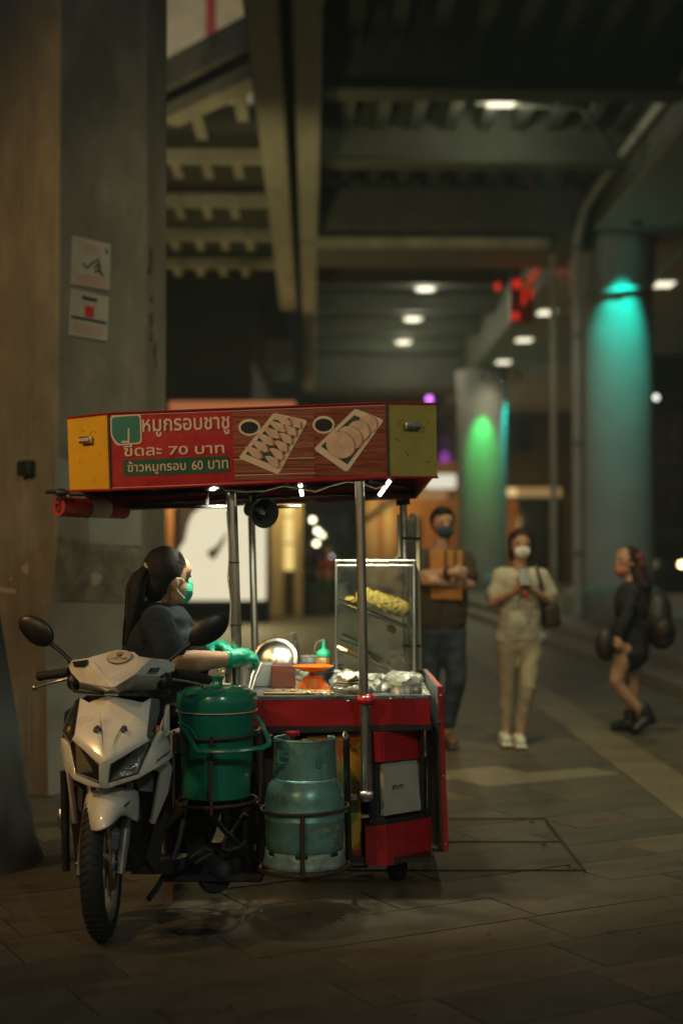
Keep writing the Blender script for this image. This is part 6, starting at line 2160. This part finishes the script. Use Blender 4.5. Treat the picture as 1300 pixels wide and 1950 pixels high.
hr = blob('hair', [('e', c + V((0, .016, .03)), (.096, .108, .106)), ('e', c + V((-.055, .03, -.03)), (.035, .06, .085)), ('e', c + V((.055, .03, -.03)), (.035, .06, .085)), ('e', c + V((0, .06, -.05)), (.07, .05, .09))], .010, K['hair_red'], wo, 2)
mesh_cut(hr, lambda q: (q - c).y < -.036 and (q - c).z < .058 + .02 * math.cos((q - c).x * 30) and abs((q - c).x) < .075)
blob('face_mask', [('e', c + V((.003, -.062, -.042)), (.060, .042, .050)), ('e', c + V((.003, -.092, -.03)), (.02, .02, .03))], .008, K['mask_white'], wo, 2)
obj('mask_cord', MB().tube([c + V((.055, -.05, -.02)), c + V((.08, 0, -.005))], .002, 4).tube([c + V((-.055, -.05, -.02)), c + V((-.08, 0, -.005))], .002, 4), K['white_cloth'], wo, 60)
face(wo, c, fw)
for q in (p(962, 1411, -.06), p(989, 1408, -.16)):
    so_ = blob('shoe', [('c', V((q.x, q.y + .08, .065)), V((q.x - .004, q.y - .07, .055)), .046, .042)], .010, mat('cream_shoe', (.62, .58, .48), .6, var=.1), wo, 2)
    obj('sole', MB().box((q.x, q.y + .005, .024), (.085, .25, .022), None, .01), K['mask_white'], so_, 30)
ph = thing('phone', (wl_ + wr_) / 2 + V((0, -.08, .07)), 'dark phone held in both hands by the woman in the pale tee', 'phone')
q = (wl_ + wr_) / 2 + V((0, -.07, .09))
obj('case', MB().box(q, (.075, .011, .15), Euler((R(-40), 0, 0)), .004), K['blackplastic'], ph, 30)
obj('screen', MB().box(q + V((0, .005, .006)), (.068, .002, .142), Euler((R(-40), 0, 0))), dglass, ph, 0)
q = p(1001, 1134, -.30)
tag(obj('red_keyring', MB().tube([q + V((0, 0, .06)), q + V((0, 0, .02))], .003, 5).ell(q, (.016, .012, .035), None, 12, 8), mat('red_toy', (.5, .03, .03), .4, var=.1), sm=60), 'small red keyring hanging below the phone in her hands', 'keyring')
bg = thing('shoulder_bag', p(1040, 1185, .02), 'black shoulder bag hanging at the hip of the woman in the pale tee', 'bag')
obj('bag', MB().box(p(1042, 1172, .02), (.12, .22, .17), Euler((0, R(-6), R(15))), .03, 3), K['leather'], bg, 50)
obj('strap', MB().tube([p(1034, 1152, -.02), p(1030, 1110, -.10), p(1022, 1082, -.07), p(1021, 1074, .03), p(1030, 1100, .12), p(1040, 1150, .1)], .012, 6, flat=.4), K['leather'], bg, 60)

# --- man with folded arms and an orange tote bag
Ym = 10.35
p = P(Ym)
ma = thing('person', G(845, 1418), 'man with folded arms in dark shirt, jeans and navy mask behind the cart', 'person')
c = p(843, 1000)
fw = V((.22, -1, 0)).normalized()
sk = headshape(c, fw) + [('c', p(841, 1024), p(839, 1052), .055, .07), ('c', p(840, 1070), p(840, 1190), .09, .08)]
e1, w1 = p(797, 1100, -.06), p(862, 1090, -.24)
e2, w2 = p(893, 1112, -.06), p(826, 1108, -.20)
sk += chain([p(805, 1064), e1, e1.lerp(w1, .3), w1], [.06, .048, .05, .032]) + chain([p(883, 1064), e2, e2.lerp(w2, .3), w2], [.06, .048, .05, .032])
sk += hand(w1, (p(888, 1092, -.20) - w1), V((0, 1, -.1)), 1, .18, 25) + hand(w2, (p(800, 1100, -.14) - w2), V((0, 1, 0)), -1, .18, 25)
sk += chain([p(820, 1212), p(816, 1300), p(812, 1395)], [.065, .055, .04]) + chain([p(862, 1212), p(868, 1292, -.05), p(850, 1392)], [.065, .055, .04])
blob('body', sk, .010, K['skin'], ma, 3)
brn = mat('dark_brown_shirt', (.045, .032, .018), .85, var=.2, scale=9, bump=.6, bscale=9, bdist=.02)
blob('shirt', [('e', p(841, 1105), (.195, .125, .2)), ('c', p(812, 1064), p(876, 1064), .075, .075), ('c', p(822, 1100), p(822, 1182), .125, .12), ('c', p(858, 1100), p(858, 1182), .125, .12), ('c', p(806, 1066), p(799, 1092, -.04), .075, .07), ('c', p(882, 1066), p(891, 1098, -.04), .075, .072)], .012, brn, ma, 3, warp=wr(12, .010))
den = mat('navy_denim', (.022, .032, .048), .8, var=.45, scale=4, bump=.4, bscale=14, bdist=.015)
blob('jeans', [('c', p(820, 1205), p(862, 1205), .105, .105)] + chain([p(820, 1214), p(816, 1300), p(813, 1378)], [.1, .078, .062]) + chain([p(862, 1214), p(868, 1292, -.05), p(850, 1376)], [.1, .078, .062]), .012, den, ma, 3, warp=wr(14, .008))
hr = blob('hair', [('e', c + V((-.004, .016, .036)), (.094, .108, .104)), ('e', c + V((.0, -.03, .10)), (.06, .055, .034)), ('e', c + V((0, .045, -.01)), (.072, .05, .07))], .009, K['hair'], ma, 2, warp=wr(40, .005))
mesh_cut(hr, lambda q: (q - c).dot(fw) > .03 and (q - c).z < .07)
blob('face_mask', [('e', c + fw * .062 + V((0, 0, -.045)), (.060, .045, .052)), ('e', c + fw * .093 + V((0, 0, -.03)), (.02, .02, .03))], .008, K['mask_blue'], ma, 2)
face(ma, c, fw)
for q in (p(812, 1408, -.05), p(855, 1414, -.08)):
    so_ = blob('shoe', [('c', V((q.x - .02, q.y + .09, .07)), V((q.x + .02, q.y - .09, .055)), .048, .042)], .010, mat('brown_shoe', (.12, .055, .03), .5, var=.2), ma, 2)
    obj('sole', MB().box((q.x, q.y, .024), (.09, .29, .022), Euler((0, 0, R(12))), .01), K['leather'], so_, 30)
obj('watch', MB().tube([e1.lerp(w1, .80), e1.lerp(w1, .92)], .040, 14), K['black'], ma, 40)
tb = thing('tote_bag', p(850, 1145, -.2), 'orange tote bag held to his chest under folded arms', 'bag')
otm = mat('orange_canvas', (.38, .155, .028), .8, var=.12, scale=12, bump=.3, bscale=50)
obj('bag', MB().slab([p(817, 1046, -.135), p(881, 1048, -.135), p(880, 1143, -.150), p(820, 1141, -.150)], (0, .035, 0), .012, 2), otm, tb, 40)
obj('handle', MB().tube([p(848, 1048, -.15), p(848, 1074, -.16), p(853, 1082, -.16), p(862, 1082, -.16), p(867, 1074, -.16), p(866, 1048, -.15)], .008, 6), K['leather'], tb, 60)

# --- girl walking to the left with a backpack
Yg = 11.1
p = P(Yg)
gi = thing('person', G(1205, 1398), 'girl in black walking left with bare legs, ankle boots and long dark red hair', 'person')
c = p(1192, 1070)
fw = V((-.9, -.43, 0)).normalized()
sk = headshape(c, fw) + [('c', p(1196, 1094), p(1202, 1116), .045, .055), ('c', p(1203, 1125), p(1203, 1225), .085, .09)]
we = p(1171, 1100, -.18)
we = p(1176, 1212, -.16)
sk += chain([p(1203, 1128, -.14), p(1192, 1178, -.17), we], [.045, .038, .027]) + hand(we, V((-.3, 0, -1)), V((.8, .3, 0)), 1, .155, 45)
wd_ = p(1162, 1205, .12)
sk += chain([p(1205, 1130, .14), p(1192, 1180, .16), wd_], [.045, .038, .027]) + hand(wd_, V((-.3, -.1, -1)), V((.8, -.2, 0)), -1, .155, 40)
sk += chain([p(1190, 1235, -.07), p(1172, 1298, -.07), p(1188, 1322, -.05), p(1224, 1358, -.04)], [.085, .052, .052, .034])
sk += chain([p(1207, 1235, .07), p(1203, 1300, .07), p(1204, 1325, .07), p(1198, 1372, .07)], [.085, .055, .052, .034])
blob('body', sk, .009, K['skin'], gi, 3)
bkm = mat('black_cotton', (.013, .013, .016), .85, var=.25, scale=9, bump=.5, bscale=9, bdist=.02)
blob('dress', [('e', p(1202, 1150), (.14, .17, .19)), ('c', p(1200, 1200), p(1196, 1242), .15, .155), ('c', p(1203, 1128, -.13), p(1192, 1176, -.17), .062, .055), ('c', p(1192, 1176, -.17), p(1179, 1206, -.165), .052, .045), ('c', p(1205, 1128, .13), p(1192, 1182, .16), .062, .055), ('c', p(1192, 1182, .16), p(1168, 1200, .13), .052, .045)], .012, bkm, gi, 3, warp=wr(12, .010))
hb = blob('hair', [('e', c + V((.016, .008, .022)), (.098, .088, .105)), ('c', c + V((.07, 0, -.02)), p(1222, 1118, -.03), .07, .075), ('c', p(1222, 1112, -.03), p(1232, 1145, -.05), .07, .03)], .009, K['hair_red'], gi, 2, warp=wr(30, .006))
mesh_cut(hb, lambda q: (q - c).dot(fw) > .048 and -.12 < (q - c).z < .05)
obj('hair_ribbon', MB().ell(c + V((.09, -.05, .04)), (.04, .025, .03), None, 10, 8).ell(c + V((.10, -.05, -.01)), (.025, .02, .05), None, 10, 8), mat('red_ribbon', (.16, .03, .03), .7, var=.2), gi, 60)
face(gi, c, fw)
blob('face_mask', [('e', c + fw * .055 + V((0, 0, -.07)), (.055, .05, .04)), ('e', c + fw * .085 + V((0, 0, -.05)), (.022, .022, .028))], .008, mat('coral_mask', (.42, .12, .07), .8, var=.1), gi, 2)
for a, b, t in ((p(1224, 1358, -.04), V((-.9, -.2, -.75)), 0), (p(1198, 1368, .07), V((-1, -.2, -.05)), 1)):
    f = b.normalized()
    s0 = a + V((0, 0, .035))
    heel = a + V((.015, 0, -.05)) if t else a + V((.04, 0, -.03))
    so_ = blob('ankle_boot', [('c', s0, heel, .052, .052), ('c', heel, heel + f * .14, .048, .04)], .009, mat('black_boot', (.014, .013, .014), .4, var=.2), gi, 2)
    dn = V((0, 0, -1)) if t else V((.55, 0, -.83))
    obj('heel', MB().tube([heel + dn * .035 + f * -.012, heel + dn * .066 + f * -.012], .032, 10), K['black'], so_, 40)
bp_ = thing('backpack', p(1252, 1232), 'bulky black backpack worn by the girl walking left', 'backpack')
blob('pack', [('e', p(1250, 1175), (.115, .15, .21)), ('e', p(1258, 1205), (.11, .13, .13))], .012, mat('black_nylon', (.02, .021, .024), .55, var=.3, bump=.4, bscale=14, bdist=.02), bp_, 3, warp=wr(12, .008))
obj('strap', MB().tube([p(1236, 1122, -.12), p(1210, 1112, -.15), p(1186, 1135, -.16), p(1196, 1180, -.18), p(1236, 1195, -.14)], .017, 8, flat=.4), K['black'], bp_, 60)
obj('side_pocket', MB().ell(p(1262, 1195, -.11), (.07, .05, .09), None, 14, 10), K['leather'], bp_, 180)
hb_ = thing('handbag', p(1152, 1262, .05), 'dark handbag carried in front by the girl walking left', 'bag')
blob('bag', [('e', p(1153, 1228, .08), (.09, .05, .13))], .012, K['leather'], hb_, 2)
obj('strap', MB().tube([p(1142, 1215, .08), p(1156, 1190, .1), p(1166, 1205, .1), p(1164, 1220, .08)], .006, 6), K['leather'], hb_, 60)


# --- people far down the street, a few pixels each
def far_person(px, Y, h, top, bottom, label, sit=False):
    x = (px - 650) * Y / F
    t = thing('person', (x, Y, 0), label, 'person', 'people far down the street')
    s = h / 1.7
    q = lambda a, b, z: V((x + a * s, Y + b * s, z * s))
    blob('body', headshape(q(0, 0, 1.56), (0.3, -1, 0)) + [('c', q(0, 0, 1.45), q(0, 0, 1.35), .05, .06), ('c', q(0, 0, 1.3), q(0, 0, .95), .12, .12)] + chain([q(-.2, 0, 1.36), q(-.25, 0, 1.08), q(-.2, -.12, .86)], [.05, .04, .035]) + chain([q(.2, 0, 1.36), q(.25, 0, 1.08), q(.2, -.12, .86)], [.05, .04, .035]), .02, K['skin'], t, 2)
    blob('shirt', [('e', q(0, 0, 1.2), (.19, .13, .24)), ('c', q(-.2, 0, 1.36), q(-.25, 0, 1.15), .07, .06), ('c', q(.2, 0, 1.36), q(.25, 0, 1.15), .07, .06)], .02, top, t, 2)
    blob('trousers', chain([q(-.09, 0, .92), q(-.1, -.05, .5), q(-.1, .05, .08)], [.11, .08, .06]) + chain([q(.09, 0, .92), q(.1, .05, .5), q(.12, -.1, .08)], [.11, .08, .06]), .02, bottom, t, 2)
    blob('hair', [('e', q(0, .02, 1.60), (.085, .09, .085))], .02, K['hair'], t, 1)


far_person(626, 34, 1.62, mat('dull_red_top', (.22, .03, .03), .8, var=.2), bkm, 'person in a dull red top far beyond the counter')
far_person(585, 37, 1.70, bkm, bkm, 'person in dark clothes left of the red top far beyond the counter')
far_person(566, 41, 1.66, den, bkm, 'most distant person in navy beside the yellow pilaster')
pl = thing('planter', ((600 - 650) * 33 / F, 33, 0), 'long dark planter box on the ground far beyond the counter', 'planter')
obj('trough', MB().box(((596 - 650) * 33 / F, 33.4, .25), (.9, .45, .5), None, .03), K['leather'], pl, 0)
mb = MB()
for i in range(260):
    q = V(((596 - 650) * 33 / F + rr.uniform(-.42, .42), 33.4 + rr.uniform(-.2, .2), .5 + abs(rr.gauss(0, .13))))
    mb.box(q, (.09, .05, .004), Euler((rr.uniform(-1, 1), rr.uniform(-1, 1), rr.uniform(0, 6))))
obj('foliage', mb, K['leaf'], pl, 0)['kind'] = 'stuff'

# ------------------------------------------------------------------ thin haze volume added to lift the dark tones
haze = obj('haze', MB().box((0, 73, 11.75), (184, 180, 25.7)), None, None, 0)
tag(haze, 'thin added haze lifting the dark tones of the whole street', kind='stuff')
hm_ = bpy.data.materials.new('black_lift_haze')
hm_.use_nodes = True
hm_.node_tree.nodes.remove(hm_.node_tree.nodes['Principled BSDF'])
pvn = hm_.node_tree.nodes.new('ShaderNodeVolumePrincipled')
pvn.inputs['Density'].default_value = .0019
pvn.inputs['Color'].default_value = (.74, .95, 1, 1)
hm_.node_tree.links.new(pvn.outputs[0], hm_.node_tree.nodes['Material Output'].inputs['Volume'])
haze.data.materials.append(hm_)
